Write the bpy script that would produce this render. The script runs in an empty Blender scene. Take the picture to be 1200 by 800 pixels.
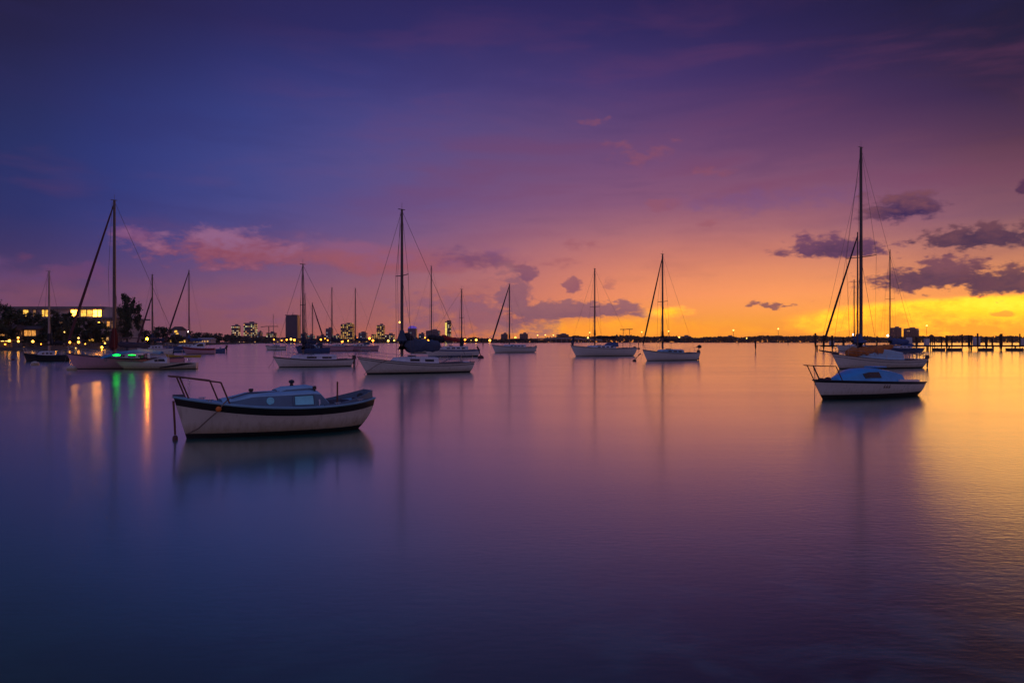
import bpy, math, random
from math import sin, cos, pi, radians, atan, atan2, degrees, hypot, tan
from mathutils import Vector

S = bpy.context.scene
COL = S.collection

# ------------------------------------------------------------------ camera
CAM_H = 2.5
FPX = 900.0                       # focal length in photo pixels (photo 1200 wide)
cam_d = bpy.data.cameras.new('camera')
cam_d.sensor_width = 36.0
cam_d.lens = 36.0 * FPX / 1200.0
cam_d.clip_start = 0.1
cam_d.clip_end = 60000
cam = bpy.data.objects.new('camera', cam_d)
cam.location = (0, 0, CAM_H)
cam.rotation_euler = (radians(90), 0, 0)
COL.objects.link(cam)
S.camera = cam
S.view_settings.view_transform = 'Standard'
S.view_settings.look = 'None'
S.view_settings.exposure = 0.0
S.view_settings.gamma = 1.0
S.view_settings.use_curve_mapping = False


# ------------------------------------------------------------------ colour helpers
def lin1(c):
    c = c / 255.0
    return c / 12.92 if c <= 0.04045 else ((c + 0.055) / 1.055) ** 2.4


def lin(r, g, b):
    return (lin1(r), lin1(g), lin1(b), 1.0)


class NT:
    """small helper for building node trees"""
    def __init__(s, tree):
        s.t = tree
        s.n = tree.nodes
        s.l = tree.links

    def new(s, kind, **kw):
        n = s.n.new(kind)
        for k, v in kw.items():
            setattr(n, k, v)
        return n

    def put(s, sock, v):
        if hasattr(v, 'is_output'):
            s.l.new(v, sock)
        else:
            sock.default_value = v

    def math(s, op, a, b=0.0, c=0.0, clamp=False):
        n = s.new('ShaderNodeMath', operation=op, use_clamp=clamp)
        s.put(n.inputs[0], a)
        if len(n.inputs) > 1:
            s.put(n.inputs[1], b)
        if len(n.inputs) > 2:
            s.put(n.inputs[2], c)
        return n.outputs[0]

    def rng(s, v, a, b, c=0.0, d=1.0, smooth=False):
        n = s.new('ShaderNodeMapRange')
        n.clamp = True
        if smooth:
            n.interpolation_type = 'SMOOTHSTEP'
        s.put(n.inputs[0], v)
        for i, x in enumerate((a, b, c, d)):
            s.put(n.inputs[i + 1], x)
        return n.outputs[0]

    def mix(s, f, a, b, blend='MIX'):
        n = s.new('ShaderNodeMix', data_type='RGBA', blend_type=blend)
        s.put(n.inputs[0], f)
        s.put(n.inputs[6], a)
        s.put(n.inputs[7], b)
        return n.outputs[2]

    def noise(s, vec, scale, detail=4.0, rough=0.55, dist=0.0):
        n = s.new('ShaderNodeTexNoise')
        if vec is not None:
            s.l.new(vec, n.inputs['Vector'])
        n.inputs['Scale'].default_value = scale
        n.inputs['Detail'].default_value = detail
        n.inputs['Roughness'].default_value = rough
        n.inputs['Distortion'].default_value = dist
        return n.outputs[0]

    def vmul(s, vec, xyz):
        n = s.new('ShaderNodeVectorMath', operation='MULTIPLY')
        s.l.new(vec, n.inputs[0])
        n.inputs[1].default_value = xyz
        return n.outputs[0]


# ------------------------------------------------------------------ dusk sky
# colours of the western sky by direction (bearing, elevation)
GX = [0, 150, 300, 450, 600, 750, 900, 1050, 1200]
GY = [0, 50, 100, 150, 200, 250, 300, 350, 380, 398]
GRID = [
    [(32, 28, 60), (36, 32, 74), (38, 34, 82), (40, 35, 86), (41, 34, 87), (38, 31, 80), (35, 28, 72), (32, 27, 62), (28, 25, 52)],
    [(34, 32, 70), (37, 36, 84), (41, 40, 96), (44, 42, 100), (50, 43, 99), (48, 40, 94), (46, 37, 86), (40, 33, 72), (34, 29, 58)],
    [(35, 37, 80), (40, 45, 102), (48, 53, 118), (58, 55, 118), (66, 54, 112), (66, 50, 106), (62, 44, 95), (54, 38, 80), (46, 34, 64)],
    [(36, 42, 90), (43, 50, 114), (54, 60, 126), (72, 66, 128), (86, 66, 118), (90, 62, 110), (92, 58, 100), (86, 53, 86), (74, 47, 70)],
    [(38, 44, 96), (46, 54, 120), (62, 66, 132), (84, 72, 130), (102, 72, 118), (112, 72, 114), (114, 72, 108), (112, 70, 102), (106, 65, 86)],
    [(42, 44, 96), (50, 56, 122), (68, 68, 132), (88, 74, 132), (118, 79, 121), (134, 85, 117), (136, 85, 113), (128, 82, 112), (124, 82, 98)],
    [(58, 48, 94), (74, 60, 116), (96, 72, 122), (122, 82, 118), (158, 99, 115), (188, 116, 108), (197, 122, 104), (188, 120, 106), (180, 117, 98)],
    [(92, 60, 98), (106, 70, 104), (124, 80, 108), (148, 92, 106), (180, 111, 105), (212, 138, 100), (222, 149, 97), (224, 152, 90), (222, 152, 84)],
    [(100, 64, 96), (112, 72, 100), (136, 82, 100), (164, 94, 94), (200, 120, 80), (222, 150, 62), (226, 156, 58), (228, 162, 54), (230, 166, 52)],
    [(104, 64, 92), (118, 74, 96), (150, 86, 88), (188, 100, 72), (214, 122, 62), (216, 138, 62), (214, 136, 60), (212, 136, 62), (216, 144, 56)],
]


def grid_at(px, py):
    px = min(max(px, GX[0]), GX[-1])
    py = min(max(py, GY[0]), GY[-1])
    i = max(k for k in range(len(GX) - 1) if GX[k] <= px)
    j = max(k for k in range(len(GY) - 1) if GY[k] <= py)
    u = (px - GX[i]) / (GX[i + 1] - GX[i])
    v = (py - GY[j]) / (GY[j + 1] - GY[j])
    out = []
    for c in range(3):
        a = lin1(GRID[j][i][c]) * (1 - u) + lin1(GRID[j][i + 1][c]) * u
        b = lin1(GRID[j + 1][i][c]) * (1 - u) + lin1(GRID[j + 1][i + 1][c]) * u
        out.append(a * (1 - v) + b * v)
    hot = max(0.0, min(1.0, (py - 285) / 60.0)) * max(0.0, min(1.0, (px - 520) / 160.0))
    return (out[0] * (1 + 0.24 * hot), out[1] * 1.02, out[2] * (0.92 - 0.10 * hot), 1.0)


def bearing(px):
    return degrees(atan((px - 600) / FPX))


def elev(px, py):
    return degrees(atan((400 - py) / FPX * cos(radians(bearing(px)))))


EAST_HORIZON = lin(138, 100, 116)
EAST_MID = lin(106, 92, 122)
ZENITH = lin(56, 78, 132)


def build_world():
    w = bpy.data.worlds.new('World')
    S.world = w
    w.use_nodes = True
    T = NT(w.node_tree)
    T.n.clear()
    tc = T.new('ShaderNodeTexCoord')
    d = tc.outputs['Generated']
    sp = T.new('ShaderNodeSeparateXYZ')
    T.l.new(d, sp.inputs[0])
    x, y, z = sp.outputs
    az = T.math('MULTIPLY', T.math('ARCTAN2', x, y), 57.29578)
    el = T.math('MULTIPLY', T.math('ARCSINE', z), 57.29578)
    elc = T.math('MAXIMUM', el, 0.0)
    t = T.rng(az, -36.0, 36.0)
    rows = [0.1, 0.7, 1.4, 2.3, 3.3, 4.6, 6.2, 8.0, 10.0, 12.5, 15.5, 18.5, 21.5, 24.5]
    cur = None
    for k, e in enumerate(rows):
        ramp = T.new('ShaderNodeValToRGB')
        cr = ramp.color_ramp
        N = 18
        while len(cr.elements) < N:
            cr.elements.new(0.5)
        for i in range(N):
            a = -36 + 72 * i / (N - 1)
            px = 600 + FPX * tan(radians(a))
            py = 400 - FPX * tan(radians(e)) / cos(radians(a))
            cr.elements[i].position = i / (N - 1)
            cr.elements[i].color = grid_at(px, py)
        T.l.new(t, ramp.inputs[0])
        c = ramp.outputs[0]
        if cur is None:
            cur = c
        else:
            cur = T.mix(T.rng(elc, rows[k - 1], e), cur, c)
    # towards the zenith and round to the east behind the viewer
    cur = T.mix(T.rng(elc, 26.0, 62.0, smooth=True), cur, ZENITH)
    east = T.mix(T.rng(elc, 0.0, 22.0), EAST_HORIZON, EAST_MID)
    east = T.mix(T.rng(elc, 20.0, 65.0), east, ZENITH)
    aaz = T.math('ABSOLUTE', az)
    cur = T.mix(T.rng(aaz, 42.0, 120.0, smooth=True), cur, east)

    # clouds
    v = T.vmul(d, (1.0, 1.0, 2.1))
    n1 = T.noise(v, 17.0, 7.0, 0.58)
    n2 = T.noise(v, 46.0, 5.0, 0.6)
    n3 = T.noise(T.vmul(d, (1.0, 1.0, 4.5)), 7.5, 5.0, 0.55)
    n4 = T.noise(v, 110.0, 4.0, 0.6)
    nn = T.math('ADD', T.math('MULTIPLY', n1, 0.50), T.math('MULTIPLY', n2, 0.36))
    nn = T.math('ADD', nn, T.math('MULTIPLY', n4, 0.14))
    nz = T.math('MULTIPLY', T.math('SUBTRACT', nn, 0.5), 3.0)

    nb = T.noise(T.vmul(d, (1.0, 1.0, 3.0)), 10.0, 7.0, 0.55)
    nbz = T.math('MULTIPLY', T.math('SUBTRACT', nb, 0.5), 2.6)

    def cloud(cur, px, py, rx, up, dn, col_hi, col_lo, op=1.0, soft=0.35, k=2.6, tilt=0.0, nz=nz):
        a0, e0 = bearing(px), elev(px, py)
        ca = cos(radians(a0))
        s = 57.29578 / FPX * ca
        ra, ru, rd = rx * s * ca, up * s, dn * s
        da = T.math('DIVIDE', T.math('SUBTRACT', az, a0), ra)
        de0 = T.math('SUBTRACT', el, e0)
        if tilt:
            de0 = T.math('SUBTRACT', de0, T.math('MULTIPLY', T.math('SUBTRACT', az, a0), tilt))
        de = T.math('MAXIMUM', T.math('DIVIDE', de0, ru), T.math('DIVIDE', de0, -rd))
        r = T.math('SQRT', T.math('ADD', T.math('MULTIPLY', da, da), T.math('MULTIPLY', de, de)))
        q = T.math('ADD', T.math('SUBTRACT', 1.0, r), T.math('MULTIPLY', nz, k))
        f = T.math('MULTIPLY', T.rng(q, 0.0, soft, smooth=True), op)
        h = T.math('ADD', T.math('DIVIDE', de0, ru), T.math('MULTIPLY', nz, 3.0))
        c = T.mix(T.rng(h, -0.5, 1.0), col_lo, col_hi)
        return T.mix(f, cur, c)

    def L(r, g, b):
        c = lin(r, g, b)
        return (c[0] / 1.12, c[1] / 1.12, c[2] / 1.15, 1.0)

    def H_(r, g, b, k):          # hot sunset light: red channel above white
        c = lin(r, g, b)
        return (c[0] * k, c[1] * 1.14, c[2], 1.0)
    # broad mottling of the high haze
    cur = T.mix(T.math('MULTIPLY', T.rng(n3, 0.52, 0.72, smooth=True), T.math('MULTIPLY', T.math('MULTIPLY', T.rng(elc, 1.0, 5.0), T.rng(elc, 14.0, 9.0)), 0.16)), cur, L(122, 66, 92))
    ns = T.noise(T.vmul(d, (1.0, 1.0, 5.5)), 4.2, 6.0, 0.6, 0.4)
    band = T.math('MULTIPLY', T.math('MULTIPLY', T.rng(elc, 5.0, 10.0), T.rng(elc, 23.0, 14.0, 0.35, 1.0)), T.rng(az, -22.0, -4.0))
    cur = T.mix(T.math('MULTIPLY', T.rng(ns, 0.46, 0.68, smooth=True), T.math('MULTIPLY', band, 0.30)), cur, L(118, 62, 96))
    cur = T.mix(T.math('MULTIPLY', T.rng(ns, 0.52, 0.34, smooth=True), T.math('MULTIPLY', T.rng(elc, 4.0, 9.0), 0.15)), cur, L(48, 42, 96))
    # yellow gap on the right, gap under the cumulus, glow
    cur = cloud(cur, 1240, 376, 400, 36, 40, H_(246, 208, 46, 2.2), H_(228, 160, 46, 1.5), 0.95, 0.22, 0.08)
    cur = cloud(cur, 1185, 356, 150, 13, 22, H_(255, 226, 58, 3.2), H_(250, 208, 34, 3.0), 0.9, 0.8, 0.25)
    cur = cloud(cur, 725, 388, 210, 18, 14, H_(228, 158, 42, 1.35), H_(226, 146, 42, 1.35), 0.9, 0.6, 0.6)
    # pink lit bank on the left
    cur = cloud(cur, 60, 345, 230, 40, 50, L(104, 70, 116), L(126, 76, 100), 0.8, 0.9, 1.2, nz=nbz)
    cur = cloud(cur, 330, 350, 260, 36, 44, L(140, 86, 112), L(158, 90, 92), 0.5, 1.0, 1.0, nz=nbz)
    cur = cloud(cur, 275, 291, 135, 27, 27, L(146, 98, 134), L(140, 74, 94), 0.9, 0.7, 1.3)
    cur = cloud(cur, 430, 302, 200, 23, 27, L(140, 88, 122), L(156, 84, 94), 0.85, 0.8, 1.2, nz=nbz)
    cur = cloud(cur, 310, 298, 160, 13, 16, L(142, 86, 112), L(150, 82, 96), 0.4, 1.0, 1.5)
    cur = cloud(cur, 158, 274, 30, 9, 10, L(110, 66, 116), L(124, 68, 102), 0.5, 0.8, 1.8)
    cur = cloud(cur, 28, 300, 22, 8, 9, L(96, 58, 102), L(106, 62, 98), 0.5, 0.8, 1.8)
    cur = cloud(cur, 80, 318, 60, 14, 12, L(108, 66, 112), L(112, 68, 104), 0.6, 0.6, 1.6)
    cur = cloud(cur, 556, 304, 64, 13, 14, L(112, 72, 112), L(112, 66, 100), 0.75, 0.9, 1.5)
    cur = cloud(cur, 540, 346, 70, 18, 28, L(168, 100, 104), L(172, 96, 92), 0.6, 0.8, 1.8)
    # mauve cumulus in the middle
    cur = cloud(cur, 560, 372, 120, 38, 36, L(140, 92, 116), L(146, 90, 108), 0.8, 0.7, 1.5)
    cur = cloud(cur, 606, 346, 30, 40, 38, L(146, 96, 110), L(134, 88, 108), 0.85, 0.45, 1.5)
    cur = cloud(cur, 618, 320, 15, 19, 18, L(140, 88, 106), L(128, 80, 106), 0.85, 0.45, 1.7)
    cur = cloud(cur, 668, 366, 98, 17, 9, L(154, 100, 108), L(136, 90, 106), 0.95, 0.35, 1.2)
    cur = cloud(cur, 675, 334, 15, 12, 12, L(146, 90, 104), L(134, 82, 104), 0.85, 0.5, 2.0)
    cur = cloud(cur, 712, 336, 10, 8, 8, L(164, 98, 100), L(158, 94, 102), 0.5, 0.7, 2.6)
    cur = cloud(cur, 784, 365, 34, 10, 9, H_(255, 206, 60, 1.8), H_(248, 180, 40, 1.6), 0.95, 0.9, 1.0)
    # pale pink wisps
    for px, py, rx, ry in ((762, 178, 60, 14), (836, 202, 34, 7), (775, 240, 26, 7), (832, 264, 13, 7), (690, 142, 30, 6), (678, 286, 28, 6), (640, 310, 40, 8)):
        cur = cloud(cur, px, py, rx, ry, ry, L(150, 82, 96), L(142, 78, 96), 0.4, 0.9, 2.6)
    # bluish clearing on the right
    cur = cloud(cur, 900, 236, 120, 18, 18, L(112, 80, 132), L(116, 80, 126), 0.5, 0.9, 1.2)
    # dark purple clouds on the right
    cur = cloud(cur, 1064, 246, 58, 27, 17, L(118, 72, 88), L(58, 42, 84), 0.96, 0.55, 1.5)
    cur = cloud(cur, 985, 292, 78, 19, 13, L(106, 66, 98), L(74, 50, 88), 0.94, 0.55, 1.6)
    cur = cloud(cur, 918, 298, 34, 9, 8, L(112, 70, 98), L(92, 58, 92), 0.85, 0.6, 1.8)
    cur = cloud(cur, 1150, 279, 88, 19, 12, L(104, 66, 82), L(58, 44, 76), 0.94, 0.5, 1.7)
    cur = cloud(cur, 1086, 326, 84, 22, 18, L(116, 72, 90), L(74, 52, 82), 0.94, 0.5, 1.7)
    cur = cloud(cur, 1190, 330, 88, 22, 18, L(112, 70, 82), L(68, 50, 80), 0.94, 0.5, 1.7)
    cur = cloud(cur, 896, 358, 42, 8, 6, L(142, 88, 96), L(122, 78, 92), 0.85, 0.5, 2.4)
    cur = cloud(cur, 1204, 220, 14, 10, 9, L(84, 50, 80), L(72, 46, 78), 0.9, 0.6, 2.0)
    cur = cloud(cur, 1176, 368, 16, 3, 3, L(206, 150, 60), L(200, 140, 60), 0.7, 0.8, 2.4)

    bg = T.new('ShaderNodeBackground')
    T.l.new(cur, bg.inputs[0])
    bg.inputs[1].default_value = 1.2
    out = T.new('ShaderNodeOutputWorld')
    T.l.new(bg.outputs[0], out.inputs[0])
    w.cycles.sampling_method = 'MANUAL'
    w.cycles.sample_map_resolution = 1024


build_world()

# afterglow of the sun that has just reached the horizon on the right: weak, very soft, low
SUN_AZ, SUN_EL = radians(34.5), radians(3.8)
sun_d = bpy.data.lights.new('sun', 'SUN')
sun_d.energy = 0.045
sun_d.angle = radians(14)
sun_d.color = (1.0, 0.50, 0.06)
sun = bpy.data.objects.new('sun', sun_d)
sun.rotation_euler = Vector((sin(SUN_AZ) * cos(SUN_EL), cos(SUN_AZ) * cos(SUN_EL), sin(SUN_EL))).to_track_quat('Z', 'Y').to_euler()
COL.objects.link(sun)


# ------------------------------------------------------------------ materials
MATS = {}


def mat(name, col, rough=0.6, var=0.15, scale=3.0, metal=0.0, bump=0.0, stretch=(1, 1, 1), coat=0.0):
    m = bpy.data.materials.new(name)
    m.use_nodes = True
    T = NT(m.node_tree)
    b = T.n['Principled BSDF']
    tc = T.new('ShaderNodeTexCoord')
    vec = T.vmul(tc.outputs['Object'], stretch)
    n = T.noise(vec, scale, 5.0, 0.6)
    dark = tuple(c * (1 - var) for c in col[:3]) + (1,)
    lite = tuple(min(1, c * (1 + var)) for c in col[:3]) + (1,)
    T.l.new(T.mix(T.rng(n, 0.3, 0.7), dark, lite), b.inputs['Base Color'])
    T.l.new(T.rng(n, 0.2, 0.8, max(0.02, rough - 0.1), min(1, rough + 0.1)), b.inputs['Roughness'])
    b.inputs['Metallic'].default_value = metal
    if coat:
        b.inputs['Coat Weight'].default_value = coat
    if bump:
        bn = T.new('ShaderNodeBump')
        bn.inputs['Strength'].default_value = 0.6
        bn.inputs['Distance'].default_value = bump
        T.l.new(T.noise(vec, scale * 2.3, 4.0), bn.inputs['Height'])
        T.l.new(bn.outputs[0], b.inputs['Normal'])
    MATS[name] = m
    return m


def hull_mat(name, col, low_tint=(0.30, 0.22, 0.08), amount=0.6):
    """painted hull: gloss paint, faint vertical run marks and a yellow-brown tint that deepens towards the water"""
    m = bpy.data.materials.new(name)
    m.use_nodes = True
    T = NT(m.node_tree)
    b = T.n['Principled BSDF']
    tc = T.new('ShaderNodeTexCoord')
    o = tc.outputs['Object']
    sp = T.new('ShaderNodeSeparateXYZ')
    T.l.new(o, sp.inputs[0])
    runs = T.noise(T.vmul(o, (5.0, 5.0, 0.5)), 1.6, 4.0, 0.6)
    blot = T.noise(o, 1.4, 5.0, 0.6)
    c = T.mix(T.rng(runs, 0.52, 0.75, 0.0, 0.4), col, tuple(k * 0.7 for k in col[:3]) + (1,))
    c = T.mix(T.rng(blot, 0.4, 0.7, 0.0, 0.25), c, tuple(k * 0.8 for k in col[:3]) + (1,))
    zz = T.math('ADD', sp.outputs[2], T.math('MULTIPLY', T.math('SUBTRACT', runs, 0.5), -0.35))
    rust = T.noise(T.vmul(o, (3.5, 3.5, 0.22)), 2.1, 5.0, 0.65)
    c = T.mix(T.rng(rust, 0.60, 0.76, 0.0, 0.55 * amount), c, (0.16, 0.07, 0.03, 1))
    scuff = T.noise(T.vmul(o, (1.0, 1.0, 6.0)), 3.0, 6.0, 0.7)
    c = T.mix(T.rng(scuff, 0.60, 0.72, 0.0, 0.35), c, (0.20, 0.19, 0.19, 1))
    c = T.mix(T.math('MULTIPLY', T.rng(zz, 0.42, 0.04), amount), c, low_tint + (1,))  # tint strengthens towards the waterline, its edge broken by the run noise
    T.l.new(c, b.inputs['Base Color'])
    T.l.new(T.rng(blot, 0.3, 0.7, 0.22, 0.4), b.inputs['Roughness'])
    MATS[name] = m
    return m


def glow(name, col, strength):
    m = bpy.data.materials.new(name)
    m.use_nodes = True
    T = NT(m.node_tree)
    T.n.clear()
    e = T.new('ShaderNodeEmission')
    e.inputs[0].default_value = col
    e.inputs[1].default_value = strength
    o = T.new('ShaderNodeOutputMaterial')
    T.l.new(e.outputs[0], o.inputs[0])
    MATS[name] = m
    return m


def lit_window(name, col, strength):
    """a lit room behind glass: uneven brightness from lamps and furniture"""
    m = bpy.data.materials.new(name)
    m.use_nodes = True
    T = NT(m.node_tree)
    b = T.n['Principled BSDF']
    tc = T.new('ShaderNodeTexCoord')
    n = T.noise(T.vmul(tc.outputs['Object'], (1.6, 1.6, 1.0)), 0.9, 6.0, 0.7)
    b.inputs['Base Color'].default_value = (0.05, 0.04, 0.03, 1)
    b.inputs['Roughness'].default_value = 0.15
    b.inputs['Emission Color'].default_value = col
    T.l.new(T.rng(n, 0.33, 0.66, strength * 0.25, strength * 1.4), b.inputs['Emission Strength'])
    MATS[name] = m
    return m


def facade(name, wall, lit, density, w, h, strength, lit_lo=0.0, seed=0.0, fx=0.62, fz=0.55):
    """tower wall with a grid of panes, a share of them lit (the grid is pattern of the wall)"""
    m = bpy.data.materials.new(name)
    m.use_nodes = True
    T = NT(m.node_tree)
    b = T.n['Principled BSDF']
    tc = T.new('ShaderNodeTexCoord')
    sp = T.new('ShaderNodeSeparateXYZ')
    T.l.new(tc.outputs['Object'], sp.inputs[0])
    u = T.math('DIVIDE', T.math('ADD', sp.outputs[0], sp.outputs[1]), w)
    v = T.math('DIVIDE', sp.outputs[2], h)
    cu, cv = T.math('FLOOR', u), T.math('FLOOR', v)
    fu, fv = T.math('FRACT', u), T.math('FRACT', v)
    inside = T.math('MULTIPLY', T.math('LESS_THAN', fu, fx), T.math('LESS_THAN', fv, fz))
    cb = T.new('ShaderNodeCombineXYZ')
    T.l.new(cu, cb.inputs[0])
    T.l.new(cv, cb.inputs[1])
    cb.inputs[2].default_value = seed
    wn = T.new('ShaderNodeTexWhiteNoise', noise_dimensions='3D')
    T.l.new(cb.outputs[0], wn.inputs[0])
    on = T.math('MULTIPLY', T.math('LESS_THAN', wn.outputs[0], density), inside)
    var = T.rng(T.math('FRACT', T.math('MULTIPLY', wn.outputs[0], 37.7)), 0, 1, 0.3, 1.3)
    n = T.noise(tc.outputs['Object'], 0.3, 3.0)
    wc = T.mix(T.rng(n, 0.3, 0.7), tuple(k * 0.85 for k in wall) + (1,), tuple(k * 1.15 for k in wall) + (1,))
    T.l.new(T.mix(inside, wc, (0.03, 0.035, 0.05, 1)), b.inputs['Base Color'])
    T.l.new(T.math('SUBTRACT', 0.75, T.math('MULTIPLY', inside, 0.6)), b.inputs['Roughness'])
    hue = T.math('FRACT', T.math('MULTIPLY', wn.outputs[0], 91.3))
    T.l.new(T.mix(T.rng(hue, 0.35, 0.9), lit, (1.0, 0.42, 0.10, 1)), b.inputs['Emission Color'])
    T.l.new(T.math('MULTIPLY', T.math('MULTIPLY', on, var), strength), b.inputs['Emission Strength'])
    MATS[name] = m
    return m


def leaf_mat(name, col):
    m = bpy.data.materials.new(name)
    m.use_nodes = True
    T = NT(m.node_tree)
    b = T.n['Principled BSDF']
    tc = T.new('ShaderNodeTexCoord')
    n = T.noise(tc.outputs['Object'], 0.35, 3.0)
    T.l.new(T.mix(T.rng(n, 0.3, 0.7), tuple(k * 0.6 for k in col) + (1,), tuple(k * 1.5 for k in col) + (1,)), b.inputs['Base Color'])
    b.inputs['Roughness'].default_value = 0.65
    MATS[name] = m
    return m


def water_mat():
    m = bpy.data.materials.new('water')
    m.use_nodes = True
    T = NT(m.node_tree)
    b = T.n['Principled BSDF']
    tc = T.new('ShaderNodeTexCoord')
    o = tc.outputs['Object']
    sp = T.new('ShaderNodeSeparateXYZ')
    T.l.new(o, sp.inputs[0])
    # vignette painted in: weed bottom darkened towards the viewer, brighter body colour further out
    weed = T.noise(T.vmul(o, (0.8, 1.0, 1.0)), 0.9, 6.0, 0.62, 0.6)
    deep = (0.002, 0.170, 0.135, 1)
    dim_bed = T.mix(T.rng(weed, 0.44, 0.64, smooth=True), (0.006, 0.050, 0.022, 1), (0.016, 0.110, 0.070, 1))
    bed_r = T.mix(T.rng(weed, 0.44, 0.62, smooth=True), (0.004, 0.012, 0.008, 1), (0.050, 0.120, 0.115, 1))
    dim_bed = T.mix(T.rng(sp.outputs[0], -0.5, 2.5, smooth=True), dim_bed, bed_r)
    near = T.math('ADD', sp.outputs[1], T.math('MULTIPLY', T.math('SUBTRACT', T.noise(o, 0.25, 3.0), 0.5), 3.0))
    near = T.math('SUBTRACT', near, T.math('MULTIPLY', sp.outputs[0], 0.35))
    c = T.mix(T.rng(near, 3.5, 11.0, smooth=True), dim_bed, deep)
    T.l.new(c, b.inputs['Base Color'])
    b.inputs['IOR'].default_value = 1.42
    b.inputs['Coat Weight'].default_value = 1.0
    b.inputs['Coat IOR'].default_value = 1.55
    b.inputs['Coat Roughness'].default_value = 0.19
    # wind lanes: long bands of slightly different roughness
    lanes = T.noise(T.vmul(o, (0.035, 0.22, 1.0)), 1.0, 4.0, 0.55)
    T.l.new(T.rng(lanes, 0.3, 0.7, 0.09, 0.16), b.inputs['Roughness'])
    # small ripples, stronger towards the right-hand shallows
    r1 = T.noise(T.vmul(o, (0.8, 1.5, 1.0)), 7.0, 3.0, 0.55)
    r2 = T.noise(T.vmul(o, (0.25, 0.8, 1.0)), 1.3, 3.0, 0.5)
    h = T.math('ADD', T.math('MULTIPLY', r1, 0.5), T.math('MULTIPLY', r2, 0.5))
    amp = T.math('ADD', 0.12, T.math('MULTIPLY', T.rng(T.math('SUBTRACT', sp.outputs[0], T.math('MULTIPLY', sp.outputs[1], 0.25)), 0.0, 3.0, smooth=True), 0.17))
    bn = T.new('ShaderNodeBump')
    bn.inputs['Strength'].default_value = 1.0
    bn.inputs['Distance'].default_value = 0.022
    T.l.new(T.math('MULTIPLY', h, amp), bn.inputs['Height'])
    T.l.new(bn.outputs[0], b.inputs['Normal'])
    T.l.new(bn.outputs[0], b.inputs['Coat Normal'])
    MATS['water'] = m


water_mat()
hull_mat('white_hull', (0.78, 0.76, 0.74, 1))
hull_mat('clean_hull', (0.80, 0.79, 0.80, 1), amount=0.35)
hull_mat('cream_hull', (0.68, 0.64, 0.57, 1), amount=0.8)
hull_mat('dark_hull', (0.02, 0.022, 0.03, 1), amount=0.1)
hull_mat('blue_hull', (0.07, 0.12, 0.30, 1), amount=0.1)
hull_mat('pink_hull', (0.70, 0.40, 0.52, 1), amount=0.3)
mat('antifoul', (0.008, 0.009, 0.012), 0.7, 0.3, 4)
mat('dark_stripe', (0.012, 0.013, 0.02), 0.35, 0.25, 3)
mat('brown_stripe', (0.016, 0.010, 0.010), 0.4, 0.4, 2)
mat('red_stripe', (0.28, 0.03, 0.04), 0.4, 0.2, 3)
mat('blue_stripe', (0.05, 0.10, 0.32), 0.4, 0.2, 3)
mat('gelcoat', (0.62, 0.66, 0.72), 0.35, 0.1, 2.5)
mat('deck_blue', (0.20, 0.40, 0.54), 0.5, 0.15, 2.5)
mat('deck_white', (0.66, 0.68, 0.72), 0.5, 0.12, 2.5)
mat('cabin_grey', (0.11, 0.19, 0.26), 0.45, 0.15, 2.5)
mat('cabin_top_blue', (0.30, 0.54, 0.70), 0.5, 0.12, 2.5)
mat('cabin_blue', (0.06, 0.38, 0.74), 0.4, 0.15, 2.0)
mat('seat_dark', (0.10, 0.11, 0.16), 0.6, 0.2, 3)
mat('glass_dark', (0.015, 0.018, 0.028), 0.08, 0.1, 3)
mat('sky_reflect_glass', (0.24, 0.80, 0.88), 0.12, 0.1, 3)  # blue sky reflection painted into the pane colour
mat('steel', (0.45, 0.43, 0.44), 0.3, 0.15, 5, metal=0.9)
mat('rust_steel', (0.16, 0.07, 0.05), 0.6, 0.4, 6, metal=0.3)
mat('mast', (0.10, 0.085, 0.09), 0.4, 0.2, 2, metal=0.3)
mat('mast_light', (0.42, 0.34, 0.32), 0.4, 0.2, 2, metal=0.2)
mat('wire', (0.10, 0.09, 0.10), 0.5, 0.1, 2)
mat('canvas_blue', (0.05, 0.10, 0.26), 0.85, 0.3, 2.5, bump=0.05)
mat('canvas_navy', (0.022, 0.036, 0.085), 0.85, 0.3, 2.5, bump=0.06)
mat('canvas_slate', (0.055, 0.085, 0.15), 0.85, 0.3, 2.5, bump=0.06)
mat('canvas_red', (0.36, 0.03, 0.03), 0.85, 0.3, 2.5, bump=0.06)
mat('canvas_dark_red', (0.07, 0.008, 0.010), 0.85, 0.3, 2.5, bump=0.06)
mat('canvas_rust', (0.50, 0.17, 0.04), 0.85, 0.35, 3.0, bump=0.06)
mat('canvas_black', (0.02, 0.02, 0.03), 0.85, 0.3, 2.5, bump=0.06)
mat('canvas_teal', (0.05, 0.26, 0.46), 0.8, 0.25, 2.5, bump=0.04)
mat('canvas_maroon', (0.10, 0.035, 0.05), 0.85, 0.3, 2.5, bump=0.03)
mat('motor_black', (0.02, 0.02, 0.024), 0.35, 0.3, 5)
mat('rope', (0.22, 0.17, 0.14), 0.9, 0.3, 10)
mat('orange_float', (0.75, 0.20, 0.02), 0.5, 0.2, 8)
mat('buoy_dark', (0.09, 0.03, 0.03), 0.6, 0.3, 8)
mat('white_paint', (0.70, 0.70, 0.74), 0.5, 0.1, 2)
mat('yellow_plastic', (0.60, 0.42, 0.05), 0.45, 0.15, 3)
mat('pile_wood', (0.045, 0.032, 0.028), 0.85, 0.4, 3, bump=0.02, stretch=(3, 3, 0.6))
mat('deck_wood', (0.12, 0.085, 0.075), 0.8, 0.35, 2, bump=0.01, stretch=(4, 1, 1))
mat('float_dock', (0.05, 0.045, 0.06), 0.8, 0.3, 1)
mat('concrete', (0.12, 0.11, 0.11), 0.85, 0.25, 0.6, bump=0.02)
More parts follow.
